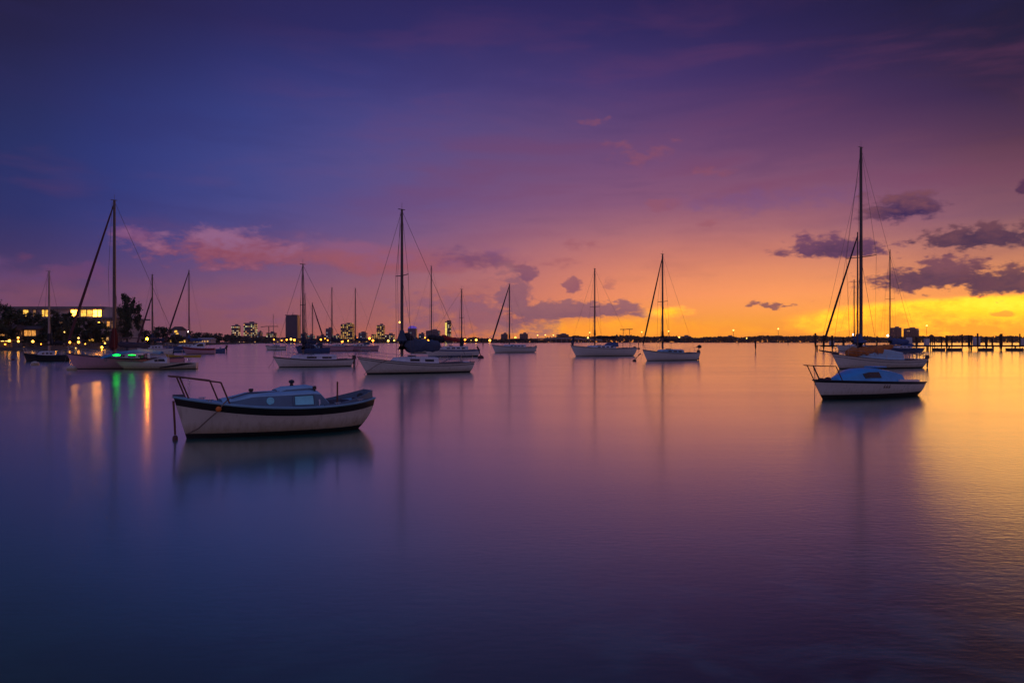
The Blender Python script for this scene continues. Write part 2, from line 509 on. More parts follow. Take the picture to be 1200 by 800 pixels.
mat('bridge_concrete', (0.30, 0.26, 0.24), 0.85, 0.15, 0.05)
mat('land', (0.030, 0.036, 0.020), 0.95, 0.4, 0.15, bump=0.05)
mat('bark', (0.07, 0.05, 0.04), 0.9, 0.3, 2, bump=0.03)
leaf_mat('leaf_dark', (0.035, 0.055, 0.022))
leaf_mat('leaf_olive', (0.050, 0.060, 0.028))
leaf_mat('leaf_far', (0.030, 0.036, 0.022))
mat('stucco', (0.48, 0.42, 0.44), 0.85, 0.12, 0.4)
mat('stucco_warm', (0.26, 0.19, 0.15), 0.85, 0.15, 0.4)
mat('stucco_dark', (0.12, 0.10, 0.11), 0.85, 0.2, 0.4)
mat('roof_slab', (0.22, 0.19, 0.22), 0.8, 0.15, 0.5)
mat('roof_brown', (0.10, 0.055, 0.045), 0.85, 0.3, 1.5)
mat('pole', (0.03, 0.03, 0.03), 0.5, 0.2, 3, metal=0.3)
mat('tower_navy', (0.040, 0.050, 0.11), 0.35, 0.15, 0.05)
glow('lamp_amber', (1.0, 0.40, 0.045, 1), 9)
glow('lamp_amber_near', (1.0, 0.36, 0.020, 1), 22)
glow('lamp_orange', (1.0, 0.25, 0.02, 1), 10)
glow('lamp_white', (1.0, 0.85, 0.75, 1), 14)
glow('lamp_yellow', (1.0, 0.58, 0.12, 1), 4)
glow('lamp_green', (0.004, 1.0, 0.05, 1), 5)
glow('anchor_lamp', (1.0, 0.27, 0.004, 1), 190)
lit_window('win_yellow', (1.0, 0.50, 0.07, 1), 1.6)
lit_window('win_bright', (1.0, 0.34, 0.03, 1), 19.0)
lit_window('win_orange', (1.0, 0.40, 0.08, 1), 0.9)
lit_window('win_warm', (1.0, 0.52, 0.18, 1), 0.8)
lit_window('win_dim', (1.0, 0.45, 0.18, 1), 0.25)
lit_window('win_teal', (0.35, 0.9, 0.9, 1), 0.3)


# ------------------------------------------------------------------ mesh helpers
class MB:
    def __init__(s):
        s.v, s.f, s.m = [], [], []

    def add(s, vs, fs, mi=0):
        o = len(s.v)
        s.v += [tuple(p) for p in vs]
        for f in fs:
            s.f.append(tuple(i + o for i in f))
            s.m.append(mi)
        return s

    def box(s, c, d, rz=0.0, mi=0, taper=1.0):
        cx, cy, cz = c
        hx, hy, hz = d[0] / 2, d[1] / 2, d[2] / 2
        vs = []
        for k in (-1, 1):
            q = taper if k > 0 else 1.0
            for sx, sy in ((-1, -1), (1, -1), (1, 1), (-1, 1)):
                x, y = sx * hx * q, sy * hy * q
                vs.append((cx + x * cos(rz) - y * sin(rz), cy + x * sin(rz) + y * cos(rz), cz + k * hz))
        return s.add(vs, [(3, 2, 1, 0), (4, 5, 6, 7), (0, 1, 5, 4), (1, 2, 6, 5), (2, 3, 7, 6), (3, 0, 4, 7)], mi)

    def rings(s, rings, mi=0, caps=True, closed=True):
        n = len(rings[0])
        vs = [p for r in rings for p in r]
        fs = []
        for i in range(len(rings) - 1):
            for j in range(n if closed else n - 1):
                k = (j + 1) % n
                fs.append((i * n + j, i * n + k, (i + 1) * n + k, (i + 1) * n + j))
        if caps and closed:
            fs.append(tuple(range(n))[::-1])
            fs.append(tuple(range((len(rings) - 1) * n, len(rings) * n)))
        return s.add(vs, fs, mi)

    def tube(s, pts, r, n=6, mi=0):
        pts = [Vector(p) for p in pts]
        rs = r if isinstance(r, (list, tuple)) else [r] * len(pts)
        rings = []
        for i, p in enumerate(pts):
            d = (pts[min(i + 1, len(pts) - 1)] - pts[max(i - 1, 0)])
            if d.length < 1e-9:
                d = Vector((0, 0, 1))
            d.normalize()
            a = d.cross(Vector((0, 0, 1)))
            if a.length < 1e-3:
                a = d.cross(Vector((1, 0, 0)))
            a.normalize()
            b = d.cross(a)
            rings.append([p + (a * cos(2 * pi * k / n) + b * sin(2 * pi * k / n)) * rs[i] for k in range(n)])
        return s.rings(rings, mi)

    def lathe(s, prof, c=(0, 0, 0), n=12, mi=0):
        return s.rings([[(c[0] + r * cos(2 * pi * k / n), c[1] + r * sin(2 * pi * k / n), c[2] + z) for k in range(n)] for r, z in prof], mi)

    def ball(s, c, r, n=10, m=6, mi=0, sz=1.0):
        return s.lathe([(max(1e-3, r * sin(pi * i / m)), -r * sz * cos(pi * i / m)) for i in range(m + 1)], c, n, mi)

    def build(s, name, mats, parent=None, smooth=False, angle=40, loc=None):
        me = bpy.data.meshes.new(name)
        me.from_pydata(s.v, [], s.f)
        if isinstance(mats, str):
            mats = [mats]
        for k in mats:
            me.materials.append(MATS[k])
        me.polygons.foreach_set('material_index', s.m)
        if smooth:
            me.polygons.foreach_set('use_smooth', [True] * len(me.polygons))
            me.set_sharp_from_angle(angle=radians(angle))
        me.update()
        o = bpy.data.objects.new(name, me)
        COL.objects.link(o)
        if parent:
            o.parent = parent
        if loc:
            o.location = loc
        return o


def empty(name, loc=(0, 0, 0), rz=0.0):
    o = bpy.data.objects.new(name, None)
    o.empty_display_size = 0.3
    o.location = loc
    o.rotation_euler = (0, 0, rz)
    COL.objects.link(o)
    return o


def tag(o, label, cat, group=None, kind=None):
    o['label'] = label
    o['category'] = cat
    if group:
        o['group'] = group
    if kind:
        o['kind'] = kind
    return o


def structure(o, kind='structure'):
    o['kind'] = kind
    return o


def copy_tree(o, parent=None):
    c = o.copy()
    COL.objects.link(c)
    if parent:
        c.parent = parent
    for ch in list(o.children):
        copy_tree(ch, c)
    return c


def P(px, Y):
    return (px - 600) / FPX * Y


def Z(py, Y):
    return CAM_H - (py - 400) / FPX * Y


# ------------------------------------------------------------------ water and land
b = MB()
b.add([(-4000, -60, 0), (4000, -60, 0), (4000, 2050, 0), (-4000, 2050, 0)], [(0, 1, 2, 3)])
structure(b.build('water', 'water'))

shore = [(-90, 188), (0, 205), (60, 212), (120, 255), (170, 330), (222, 470), (272, 750), (310, 1080), (440, 1180), (560, 1250)]
sp_ = [(P(px, Y), Y) for px, Y in shore]
b = MB()
top = sp_ + [(P(560, 1250), 1700), (P(560, 1250) - 200, 2040), (-3600, 2040), (-1200, 188)]
n = len(top)
b.add([(x, y, 0.9) for x, y in top] + [(x, y, -1.0) for x, y in top],
      [tuple(range(n))[::-1]] + [(i, (i + 1) % n, n + (i + 1) % n, n + i) for i in range(n)])
structure(b.build('shore_ground', 'land'))
b = MB()
top = [(P(556, 1560), 1560), (P(640, 1600), 1600), (P(800, 1640), 1640), (P(1000, 1600), 1600), (P(1330, 1560), 1560), (2600, 2040), (-400, 2040)]
n = len(top)
b.add([(x, y, 0.8) for x, y in top] + [(x, y, -1.0) for x, y in top],
      [tuple(range(n))[::-1]] + [(i, (i + 1) % n, n + (i + 1) % n, n + i) for i in range(n)])
structure(b.build('far_shore', 'land'))


# ------------------------------------------------------------------ boats
def solve(pb, ps, yb, th):
    """real position, heading and length of a boat from where its bow and stern are seen"""
    Yb = CAM_H * FPX / (yb - 400)
    Xb = P(pb, Yb)
    ux, uy = -cos(radians(th)), -sin(radians(th))          # from bow to stern
    k = (ps - 600) / FPX
    L = (k * Yb - Xb) / (ux - k * uy)
    c = (Xb + ux * L / 2, Yb + uy * L / 2)
    g = dict(L=L, c=c, th=th, Xb=Xb, Yb=Yb, ux=ux, uy=uy)

    def lx(px):
        kk = (px - 600) / FPX
        return L / 2 - (kk * Yb - Xb) / (ux - kk * uy)

    def hz(px, py):
        return Z(py, c[1] - lx(px) * uy)
    g['lx'], g['hz'] = lx, hz
    return g


class Hull:
    def __init__(s, L, B, fb, fm, fs, tr=0.72, tm=0.42, bow_rake=None, stern_rake=0.0, full=0.32, round_stern=2.0, bow_pow=2.2):
        s.L, s.B, s.fb, s.fm, s.fs = L, B, fb, fm, fs
        s.tr, s.tm, s.full, s.rs, s.bp = tr, tm, full, round_stern, bow_pow
        s.br = bow_rake if bow_rake is not None else 0.10 * L
        s.sr = stern_rake

    def half(s, t):
        if t <= s.tm:
            return s.B / 2 * (1 - (1 - s.tr) * ((s.tm - t) / s.tm) ** s.rs)
        return max(0.02, s.B / 2 * (1 - ((t - s.tm) / (1 - s.tm)) ** s.bp) ** 0.92)

    def sheer(s, t):
        t1 = 0.42
        return (s.fs * (t - t1) * (t - 1) / (t1) + s.fm * t * (t - 1) / (t1 * (t1 - 1)) + s.fb * t * (t - t1) / (1 - t1))

    def pt(s, t, z, side):
        zb = -0.35
        q = min(1, max(0, (z - zb) / (s.sheer(t) - zb)))
        p = s.full + 0.55 * t ** 3
        y = s.half(t) * (q ** p)
        x = -s.L / 2 + t * s.L - s.br * (1 - q) * max(0, (t - .5) / .5) ** 2 + s.sr * (1 - q) ** 1.9 * max(0, (.4 - t) / .4) ** 2
        return (x, side * y, z)

    def mesh(s, boot=0.07, stripe=None, ns=30):
        """materials: 0 bottom, 1 topsides, 2 stripe"""
        b = MB()
        ts = [i / ns for i in range(ns + 1)]
        ts = [t ** 0.9 if t > 0 else 0 for t in ts]

        def zrow(t):
            sh = s.sheer(t)
            r = [(-0.35, 0), (-0.1, 0), (boot, 1)]
            a = sh - (stripe[0] + stripe[1]) if stripe else sh
            for k in (0.2, 0.4, 0.6, 0.8):
                r.append((boot + (a - boot) * k, 1))
            if stripe:
                r += [(a, 2), (a + stripe[1] * 0.5, 2), (a + stripe[1], 1)]
            r.append((sh, 1))
            return r
        nr = len(zrow(0))
        for side in (1, -1):
            vs, fs, ms = [], [], []
            for t in ts:
                for z, m_ in zrow(t):
                    vs.append(s.pt(t, z, side))
            o = len(b.v)
            b.v += vs
            for i in range(len(ts) - 1):
                for j in range(nr - 1):
                    f = (o + i * nr + j, o + (i + 1) * nr + j, o + (i + 1) * nr + j + 1, o + i * nr + j + 1)
                    b.f.append(f if side < 0 else f[::-1])
                    b.m.append(zrow(0)[j][1])
        # transom
        rr = zrow(0)
        o = len(b.v)
        for z, m_ in rr:
            b.v.append(s.pt(0, z, 1))
            b.v.append(s.pt(0, z, -1))
        for j in range(nr - 1):
            b.f.append((o + 2 * j, o + 2 * j + 2, o + 2 * j + 3, o + 2 * j + 1))
            b.m.append(rr[j][1])
        return b

    def deck(s, drop=0.03, well=None, n=40):
        """materials: 0 deck, 1 well floor and sides"""
        b = MB()
        ts = sorted(set([i / n for i in range(n + 1)] + ([well[0], well[0] + 1e-3, well[1], well[1] - 1e-3] if well else [])))
        prev = None
        for t in ts:
            h = s.half(t) * 0.985
            z = s.sheer(t) - drop
            inwell = well and well[0] + 5e-4 < t < well[1] - 5e-4
            w = h * (well[3] if well else 0.7)
            zf = z - (well[2] if inwell else -0.02)
            x = -s.L / 2 + t * s.L
            row = [(x, h, z), (x, w, z + 0.02), (x, w * 0.97, zf), (x, 0, zf + (0.02 if not inwell else 0)), (x, -w * 0.97, zf), (x, -w, z + 0.02), (x, -h, z)]
            o = len(b.v)
            b.v += row
            if prev is not None:
                for j in range(6):
                    b.f.append((prev + j, o + j, o + j + 1, prev + j + 1))
                    b.m.append(1 if (inwell and 0 < j < 5) else 0)
            prev = o
        return b

    def rail_pts(s, side, t0=0.0, t1=1.0, n=26, dz=0.0, k=1.0):
        out = []
        for i in range(n + 1):
            t = t0 + (t1 - t0) * i / n
            out.append((-s.L / 2 + t * s.L, side * s.half(t) * k, s.sheer(t) + dz))
        return out

    def t(s, x):
        return (x + s.L / 2) / s.L


class Trunk:
    """cabin trunk: stations (x, half width bottom, half width top, z bottom, z top)"""
    def __init__(s, st):
        s.st = st

    def mesh(s, camber=0.06):
        """materials: 0 sides, 1 top"""
        b = MB()
        rings = []
        for x, wb, wt, zb, zt in s.st:
            rings.append([(x, wb, zb), (x, wt, zt - 0.03), (x, wt - 0.03, zt), (x, wt * 0.5, zt + camber * 0.8), (x, 0, zt + camber),
                          (x, -wt * 0.5, zt + camber * 0.8), (x, -wt + 0.03, zt), (x, -wt, zt - 0.03), (x, -wb, zb)])
        b.rings(rings, 0)
        n = 9
        for i, f in enumerate(b.f):
            if len(f) == 4:
                js = sorted(set(k % n for k in f))
                if js[0] >= 1 and js[1] <= 7 and js != [0, 8]:
                    b.m[i] = 1
        return b

    def at(s, x, f, side):
        st = sorted(s.st)
        for a, c in zip(st, st[1:]):
            if a[0] <= x <= c[0]:
                u = (x - a[0]) / (c[0] - a[0] + 1e-9)
                w = [a[k] + (c[k] - a[k]) * u for k in range(5)]
                return (x, side * (w[1] + (w[2] - w[1]) * f), w[3] + (w[4] - w[3]) * f)
        raise ValueError

    def panel(s, x0, x1, f0, f1, side, th=0.015, slant=0.0):
        b = MB()
        n = 8
        rings = []
        for i in range(n + 1):
            u = i / n
            xl, xh = x0 + (x1 - x0) * u, x0 + slant + (x1 - x0) * u
            lo, hi = s.at(xl, f0, side), s.at(xh, f1, side)
            k = side * th
            rings.append([(lo[0], lo[1] + k, lo[2]), (hi[0], hi[1] + k, hi[2]), (hi[0], hi[1] - side * .02, hi[2]), (lo[0], lo[1] - side * .02, lo[2])])
        b.rings(rings)
        return b


def lumpy(pts, r, seed, n=10, flat=0.75, sag=0.0, rough=0.22):
    """a sail bundle lashed along a spar, under its cover"""
    rnd = random.Random(seed)
    b = MB()
    m = 14
    a, c = Vector(pts[0]), Vector(pts[-1])
    d = (c - a).normalized()
    side = d.cross(Vector((0, 0, 1))).normalized()
    rings = []
    for i in range(m + 1):
        u = i / m
        p = a.lerp(c, u)
        p = p + Vector((0, 0, -sag * sin(pi * u)))
        rr = (r[0] * (1 - u) + r[1] * u) * (0.45 if i in (0, m) else 1.0) * (1 + rnd.uniform(-rough, rough))
        ring = []
        for k in range(n):
            an = 2 * pi * k / n
            q = rr * (1 + rnd.uniform(-0.12, 0.12))
            ring.append(p + side * (q * flat * cos(an)) + Vector((0, 0, 1)) * (q * sin(an)))
        rings.append(ring)
    b.rings(rings)
    return b


def rig(root, H, xm, mast_h, zm, L, bow, stern, r=0.09, material='mast', spread=(0.55,), beam=1.3, jib=False, jib_r=0.09, jib_top=1.0,
        fore=True, back=True, jib_mat='canvas_maroon', spread_w=None, tilt=0.0, wire=0.015):
    """mast, spreaders, stays"""
    topz = mast_h
    tx = xm + tilt
    m_ = MB()
    m_.tube([(xm, 0, zm), (xm + (tx - xm) * .5, 0, zm + (topz - zm) * .5), (tx, 0, topz)], [r, r * 0.95, r * 0.7], 8)
    mo = m_.build('mast', material, root, True)
    c = MB()
    c.tube([(tx - 0.25, 0, topz + 0.03), (tx + 0.3, 0, topz + 0.05)], 0.035, 5)
    c.tube([(tx, 0, topz), (tx, 0, topz + 0.55)], 0.014, 4)
    c.build('masthead_fitting', material, mo)
    sw = spread_w or beam * 0.75
    for k, f in enumerate(spread):
        z = zm + (topz - zm) * f
        s_ = MB()
        s_.tube([(xm + (tx - xm) * f, -sw, z + 0.05), (xm + (tx - xm) * f, 0, z), (xm + (tx - xm) * f, sw, z + 0.05)], 0.035, 5)
        s_.build('spreader', material, mo)
    w = MB()
    if fore:
        w.tube([bow, (tx, 0, topz - 0.05)], wire, 4)
        w.build('forestay', 'wire', root)
    if back:
        w = MB()
        w.tube([stern, (tx, 0, topz - 0.05)], wire, 4)
        w.build('backstay', 'wire', root)
    for sd in (1, -1):
        w = MB()
        ch = (xm - 0.15, sd * beam, bow[2] * 0.85)
        if spread:
            zs = zm + (topz - zm) * spread[0]
            w.tube([ch, (xm, sd * sw, zs + 0.05), (tx, 0, topz - 0.1)], wire, 4)
        else:
            w.tube([ch, (tx, 0, topz - 0.1)], wire, 4)
        w.build('shroud', 'wire', root)
        if spread:
            w = MB()
            w.tube([(xm - 0.55, sd * beam, bow[2] * 0.85), (xm, 0, zm + (topz - zm) * spread[0] - 0.1)], wire, 4)
            w.build('lower_shroud', 'wire', root)
    w = MB()
    zz_ = zm + 0.3
    w.tube([(xm + r * 2.2, 0.06, zz_), (xm + r * 3.2, 0.1, zz_ + (topz - zz_) * .5), (tx + r * 1.2, 0.03, topz - 0.2)], wire, 4)
    w.build('halyard', 'wire', root)
    if jib:
        a, c2 = Vector(bow) + Vector((0, 0, 0.5)), Vector((tx, 0, zm + (topz - zm) * jib_top - 0.2))
        b_ = MB()
        b_.tube([a.lerp(c2, u) for u in (0, .05, .3, .6, .9, 1)], [jib_r * .5, jib_r * 1.1, jib_r * 1.2, jib_r, jib_r * .7, jib_r * .4], 7)
        b_.build('furled_jib', jib_mat, root, True)
    return mo


def pulpit(root, H, xs, h, over=0.1, r=0.016, lean=0.1, material='steel', mid=True, name='pulpit'):
    b = MB()
    tops = {}
    for sd in (1, -1):
        tops[sd] = []
        for x in xs:
            t = min(0.985, H.t(x))
            base = (x, sd * H.half(t) * 0.9, H.sheer(t))
            top = (x + lean, sd * max(0.12, H.half(t) * 0.9), H.sheer(t) + h)
            b.tube([base, top], r, 6)
            tops[sd].append(top)
    sg = 1 if xs[0] > 0 else -1
    tip_x = xs[0] + lean + sg * over
    tip_z = tops[1][0][2] + 0.02
    wtip = abs(tops[1][0][1]) * 0.6
    path = tops[1][::-1] + [(tip_x, wtip, tip_z), (tip_x, -wtip, tip_z)] + tops[-1]
    b.tube(path, r, 6)
    if mid:
        path = [(p[0] - lean * .5, p[1], p[2] - h * .5) for p in tops[1]]
        b.tube(path, r * .8, 5)
        path = [(p[0] - lean * .5, p[1], p[2] - h * .5) for p in tops[-1]]
        b.tube(path, r * .8, 5)
    return b.build(name, material, root, True)


def lifelines(root, H, x0, x1, n, h=0.55):
    b = MB()
    for sd in (1, -1):
        tp = []
        for i in range(n):
            x = x0 + (x1 - x0) * i / (n - 1)
            t = H.t(x)
            p = (x, sd * H.half(t) * 0.95, H.sheer(t))
            q = (p[0], p[1], p[2] + h)
            b.tube([p, q], 0.013, 4)
            tp.append(q)
        b.tube(tp, 0.008, 4)
        b.tube([(p[0], p[1], p[2] - h * .45) for p in tp], 0.008, 4)
    b.build('lifeline', 'steel', root)


def outboard(root, x, z, s=1.0, y=0.0):
    b = MB()
    b.box((x - 0.2 * s, y, z + 0.32 * s), (0.34 * s, 0.26 * s, 0.34 * s), 0, 0, 0.78)
    b.box((x - 0.19 * s, y, z - 0.05 * s), (0.16 * s, 0.14 * s, 0.5 * s))
    b.box((x - 0.20 * s, y, z - 0.45 * s), (0.12 * s, 0.09 * s, 0.5 * s))
    b.box((x - 0.03 * s, y, z + 0.05 * s), (0.16 * s, 0.2 * s, 0.2 * s))
    b.tube([(x + 0.0 * s, y, z + 0.35 * s), (x + 0.4 * s, y, z + 0.45 * s)], 0.02 * s, 5)
    return b.build('outboard_motor', 'motor_black', root)


def mooring(root, pts, material='rope', r=0.015):
    b = MB()
    b.tube(pts, r, 5)
    return b.build('mooring_line', material, root, True)


def rudder(root, H):
    b = MB()
    z = H.fs
    b.box((-H.L / 2 - 0.12 + H.sr * 0.5, 0, z * 0.3), (0.3, 0.06, z * 1.1))
    b.build('rudder', 'antifoul', root)


def sailboat(name, label, pb, ps, yb, th, deck_bow, deck_stern, mast, hull='white_hull', stripe=None, stripe_mat='dark_stripe', boot=0.07,
             cabin=(0.30, 0.68), cabin_h=0.35, cabin_mat='gelcoat', top_mat='deck_white', windows=3, beam=None, jib=False, cover='canvas_blue', cover_r=(0.28, 0.18),
             boom_h=1.0, boom=None, dodger=None, spread=(0.55,), mast_r=0.09, mast_mat='mast', stern_rail=True, line=True, jib_top=1.0, stern_rake=None,
             outb=False, tr=0.7, spread_w=None, detail=True, mound=False, group='sailboats moored on the bay', cat='sailboat', jib_mat='canvas_maroon', tilt=0.0, jib_r=0.09):
    g = solve(pb, ps, yb, th)
    L = g['L']
    root = empty(name, (g['c'][0], g['c'][1], 0), radians(th))
    tag(root, label, cat, group)
    fb = max(0.5, Z(deck_bow, g['Yb']))
    Ys = g['Yb'] + g['uy'] * L
    fs = max(0.4, Z(deck_stern, Ys))
    B = beam or 0.31 * L
    H = Hull(L, B, fb, min(fb, fs) * 0.92, fs, tr=tr, stern_rake=0.05 * L if stern_rake is None else stern_rake, bow_rake=0.1 * L)
    H.mesh(boot, stripe).build('hull', ['antifoul', hull, stripe_mat], root, True, 35)
    well = (0.06, cabin[0] - 0.02, 0.35, 0.55)
    H.deck(well=well).build('deck', [top_mat, 'seat_dark'], root)
    if detail:
        b = MB()
        for sd in (1, -1):
            b.tube(H.rail_pts(sd, n=20, k=1.005), 0.028, 5)
        b.build('rub_rail', 'dark_stripe', root, True)
    x0, x1 = -L / 2 + cabin[0] * L, -L / 2 + cabin[1] * L
    st = []
    for u in (0, 0.02, 0.25, 0.5, 0.75, 0.92, 1.0):
        x = x0 + (x1 - x0) * u
        t = H.t(x)
        hh = cabin_h * (1.0 if u < 0.6 else (1.0 - 0.35 * (u - 0.6) / 0.32 if u <= 0.92 else 0.12))
        if mound:
            hh = cabin_h * (0.35 + 0.65 * sin(pi * min(1, 0.18 + u * 0.62))) if 0 < u < 1 else cabin_h * 0.1
            hh = hh * (1 - 0.75 * max(0, (u - .5) / .5) ** 1.3)
        w = H.half(t) * (0.62 if u < 0.9 else 0.55)
        st.append((x, w, w * 0.88, H.sheer(t) - 0.04, H.sheer(t) + hh))
    tk = Trunk(st)
    co = tk.mesh().build('cabin', [cabin_mat, top_mat], root, True, 30)
    for i in range(windows):
        u0 = 0.12 + 0.7 * i / windows
        u1 = u0 + 0.7 / windows * 0.62
        for sd in (1, -1):
            tk.panel(x0 + (x1 - x0) * u0, x0 + (x1 - x0) * u1, 0.35, 0.75, sd).build('window', 'glass_dark', co)
    xm = g['lx'](mast[0])
    mh = g['hz'](mast[0], mast[1])
    zm = H.sheer(H.t(min(L * .45, max(-L * .4, xm)))) + (cabin_h if x0 < xm < x1 else 0)
    bow = (L / 2 - 0.05, 0, fb + 0.05)
    stern = (-L / 2 + 0.1, 0, fs + 0.1)
    rig(root, H, xm, mh, zm, L, bow, stern, mast_r, mast_mat, spread, B * 0.47, jib, jib_top=jib_top, spread_w=spread_w, jib_mat=jib_mat, tilt=tilt, jib_r=jib_r)
    zb = zm + boom_h
    xe = boom if boom is not None else max(-L / 2 + 0.4, xm - 0.36 * L)
    b = MB()
    b.tube([(xm - 0.05, 0, zb), (xe, 0, zb - 0.05)], 0.06, 6)
    b.build('boom', mast_mat, root, True)
    if cover:
        cv = lumpy([(xm - 0.15, 0, zb + 0.12), (xe + 0.15, 0, zb + 0.05)], cover_r, hash(name + label) % 1000)
        cv.build('sail_cover', cover, root, True)
        c2 = MB()
        c2.tube([(xm - 0.02, 0, zb - 0.2), (xm - 0.02, 0, zb + 0.5), (xm, 0, zb + 1.3)], [cover_r[0] * .8, cover_r[0] * .85, mast_r * 1.1], 7)
        c2.build('mast_boot', cover, root, True)
    if dodger:
        xd = x0 + (x1 - x0) * 0.05
        t = H.t(xd)
        w = H.half(t) * 0.62
        z0 = H.sheer(t) + cabin_h * 0.9
        d = Trunk([(xd - 0.75, w, w * 0.9, z0 - 0.15, z0 + 0.52), (xd - 0.3, w, w * 0.9, z0 - 0.05, z0 + 0.58), (xd + 0.25, w, w * 0.9, z0, z0 + 0.45), (xd + 0.75, w, w * 0.85, z0, z0 + 0.05)])
        do = d.mesh().build('dodger', [dodger, dodger], root, True, 30)
    if detail:
        pulpit(root, H, [L * 0.47, L * 0.40], 0.6, 0.15)
        if stern_rail:
            pulpit(root, H, [-L * 0.48, -L * 0.36], 0.65, 0.05, lean=-0.03, name='stern_rail')
        lifelines(root, H, -L * 0.33, L * 0.38, 5)
        rudder(root, H)
        hb = MB()
        hb.box((x0 + (x1 - x0) * .55, 0, H.sheer(H.t(x0 + (x1 - x0) * .55)) + cabin_h + 0.08), (0.5, 0.5, 0.09))
        hb.build('hatch', 'glass_dark', co)
    if line:
        mooring(root, [(L / 2 - 0.1, 0.05, fb), (L / 2 + 0.05, 0.05, fb * .5), (L / 2 + 0.5, 0.1, -0.05)])
    if outb:
        outboard(root, -L / 2, fs * 0.75, 1.1, 0.35)
    root['L'] = L
    return root, g, H, tk


# --- the white cabin launch in the foreground
g = solve(203, 434.5, 514.5, 213)
L = g['L']
root = empty('cabin_launch', (g['c'][0], g['c'][1], 0), radians(213))
tag(root, 'white cabin launch with wide dark sheer band and bow rails, nearest boat', 'motorboat')
H = Hull(L, 2.15, 1.10, 0.755, 0.88, tr=0.28, tm=0.46, bow_rake=0.42, stern_rake=0.85, full=0.34, round_stern=3.0, bow_pow=2.0)
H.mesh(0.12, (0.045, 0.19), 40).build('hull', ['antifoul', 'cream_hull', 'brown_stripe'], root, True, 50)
H.deck(0.02, (0.13, 0.315, 0.34, 0.74)).build('deck', ['deck_blue', 'seat_dark'], root)
for sd in (1, -1):
    b = MB()
    b.tube(H.rail_pts(sd, n=34, dz=-0.02, k=1.01), 0.032, 6)
    b.build('rub_rail', 'deck_blue', root, True)
st = []
for x, h, wk in ((1.55, 0.02, 0.42), (1.15, 0.14, 0.52), (0.85, 0.24, 0.56), (0.4, 0.29, 0.60), (-0.3, 0.335, 0.62), (-0.75, 0.35, 0.62), (-0.95, 0.325, 0.62), (-1.2, 0.05, 0.62)):
    t = H.t(x)
    w = H.half(t) * (wk + 0.12)
    st.append((x, w, w * 0.86, H.sheer(t) - 0.05, H.sheer(t) + h))
tk = Trunk(st)
cab = tk.mesh(0.07).build('cabin', ['cabin_grey', 'cabin_top_blue'], root, True, 30)
for sd in (1, -1):
    w = tk.panel(-0.72, -0.22, 0.24, 0.82, sd, 0.02).build('window', 'sky_reflect_glass', cab)
    fr = MB()
    for a, c in (((-0.76, 0.18), (-0.18, 0.18)), ((-0.76, 0.88), (-0.18, 0.88)), ((-0.76, 0.18), (-0.76, 0.88)), ((-0.18, 0.18), (-0.18, 0.88))):
        p, q = Vector(tk.at(a[0], a[1], sd)), Vector(tk.at(c[0], c[1], sd))
        off = Vector((0, sd * 0.018, 0))
        fr.tube([p + off, q + off], 0.02, 5)
    fr.build('window_frame', 'cabin_grey', w)
    p = Vector(tk.at(0.42, 0.55, sd))
    pt = MB()
    ring = [[(p.x + r * cos(2 * pi * k / 14), p.y + sd * o, p.z + r * sin(2 * pi * k / 14)) for k in range(14)] for r, o in ((0.10, -0.02), (0.10, 0.022), (0.075, 0.03), (0.07, 0.018))]
    pt.rings(ring)
    pt.build('porthole', 'sky_reflect_glass', cab, True)
    q = Vector(tk.at(-0.88, 0.3, sd))
    hd = MB()
    hd.tube([q + Vector((0, sd * .02, -.05)), q + Vector((0, sd * .05, 0)), q + Vector((0, sd * .02, .1))], 0.02, 6)
    hd.build('handle', 'white_paint', cab, True)
# sliding hatch hood, vent, winch post, mooring cleat
zt = H.sheer(H.t(-0.4)) + 0.40
b = Trunk([(0.12, 0.36, 0.33, zt - 0.06, zt - 0.01), (-0.1, 0.36, 0.34, zt - 0.06, zt + 0.06), (-0.75, 0.36, 0.34, zt - 0.05, zt + 0.09), (-0.92, 0.36, 0.33, zt - 0.05, zt + 0.05)]).mesh(0.05)
b.build('hatch_hood', ['cabin_grey', 'cabin_top_blue'], root, True, 30)
b = MB()
b.lathe([(0.05, 0), (0.04, 0.06), (0.025, 0.06), (0.06, 0.07), (0.085, 0.11), (0.06, 0.15), (0.02, 0.165)], (-0.35, 0.0, zt + 0.12), 12)
b.build('mushroom_vent', 'motor_black', root, True)
b = MB()
zz = H.sheer(H.t(0.78)) + 0.29
b.lathe([(0.045, -0.06), (0.045, 0.06), (0.065, 0.07), (0.065, 0.12), (0.04, 0.13)], (0.78, 0.12, zz), 10)
b.build('mooring_bitt', 'motor_black', root, True)
b = MB()
b.lathe([(0.025, -0.05), (0.025, 0.06), (0.055, 0.07), (0.055, 0.14), (0.02, 0.16)], (-0.86, 0.42, H.sheer(H.t(-.86)) + 0.36), 10)
b.build('winch', 'motor_black', root, True)
b = MB()
b.tube([(-0.9, 0.25, zt + 0.02), (0.1, 0.3, zt - 0.02), (0.9, 0.32, H.sheer(H.t(.9)) + 0.31), (1.35, 0.36, H.sheer(H.t(1.35)) + 0.14)], 0.022, 6)
b.build('grab_rail', 'seat_dark', root, True)
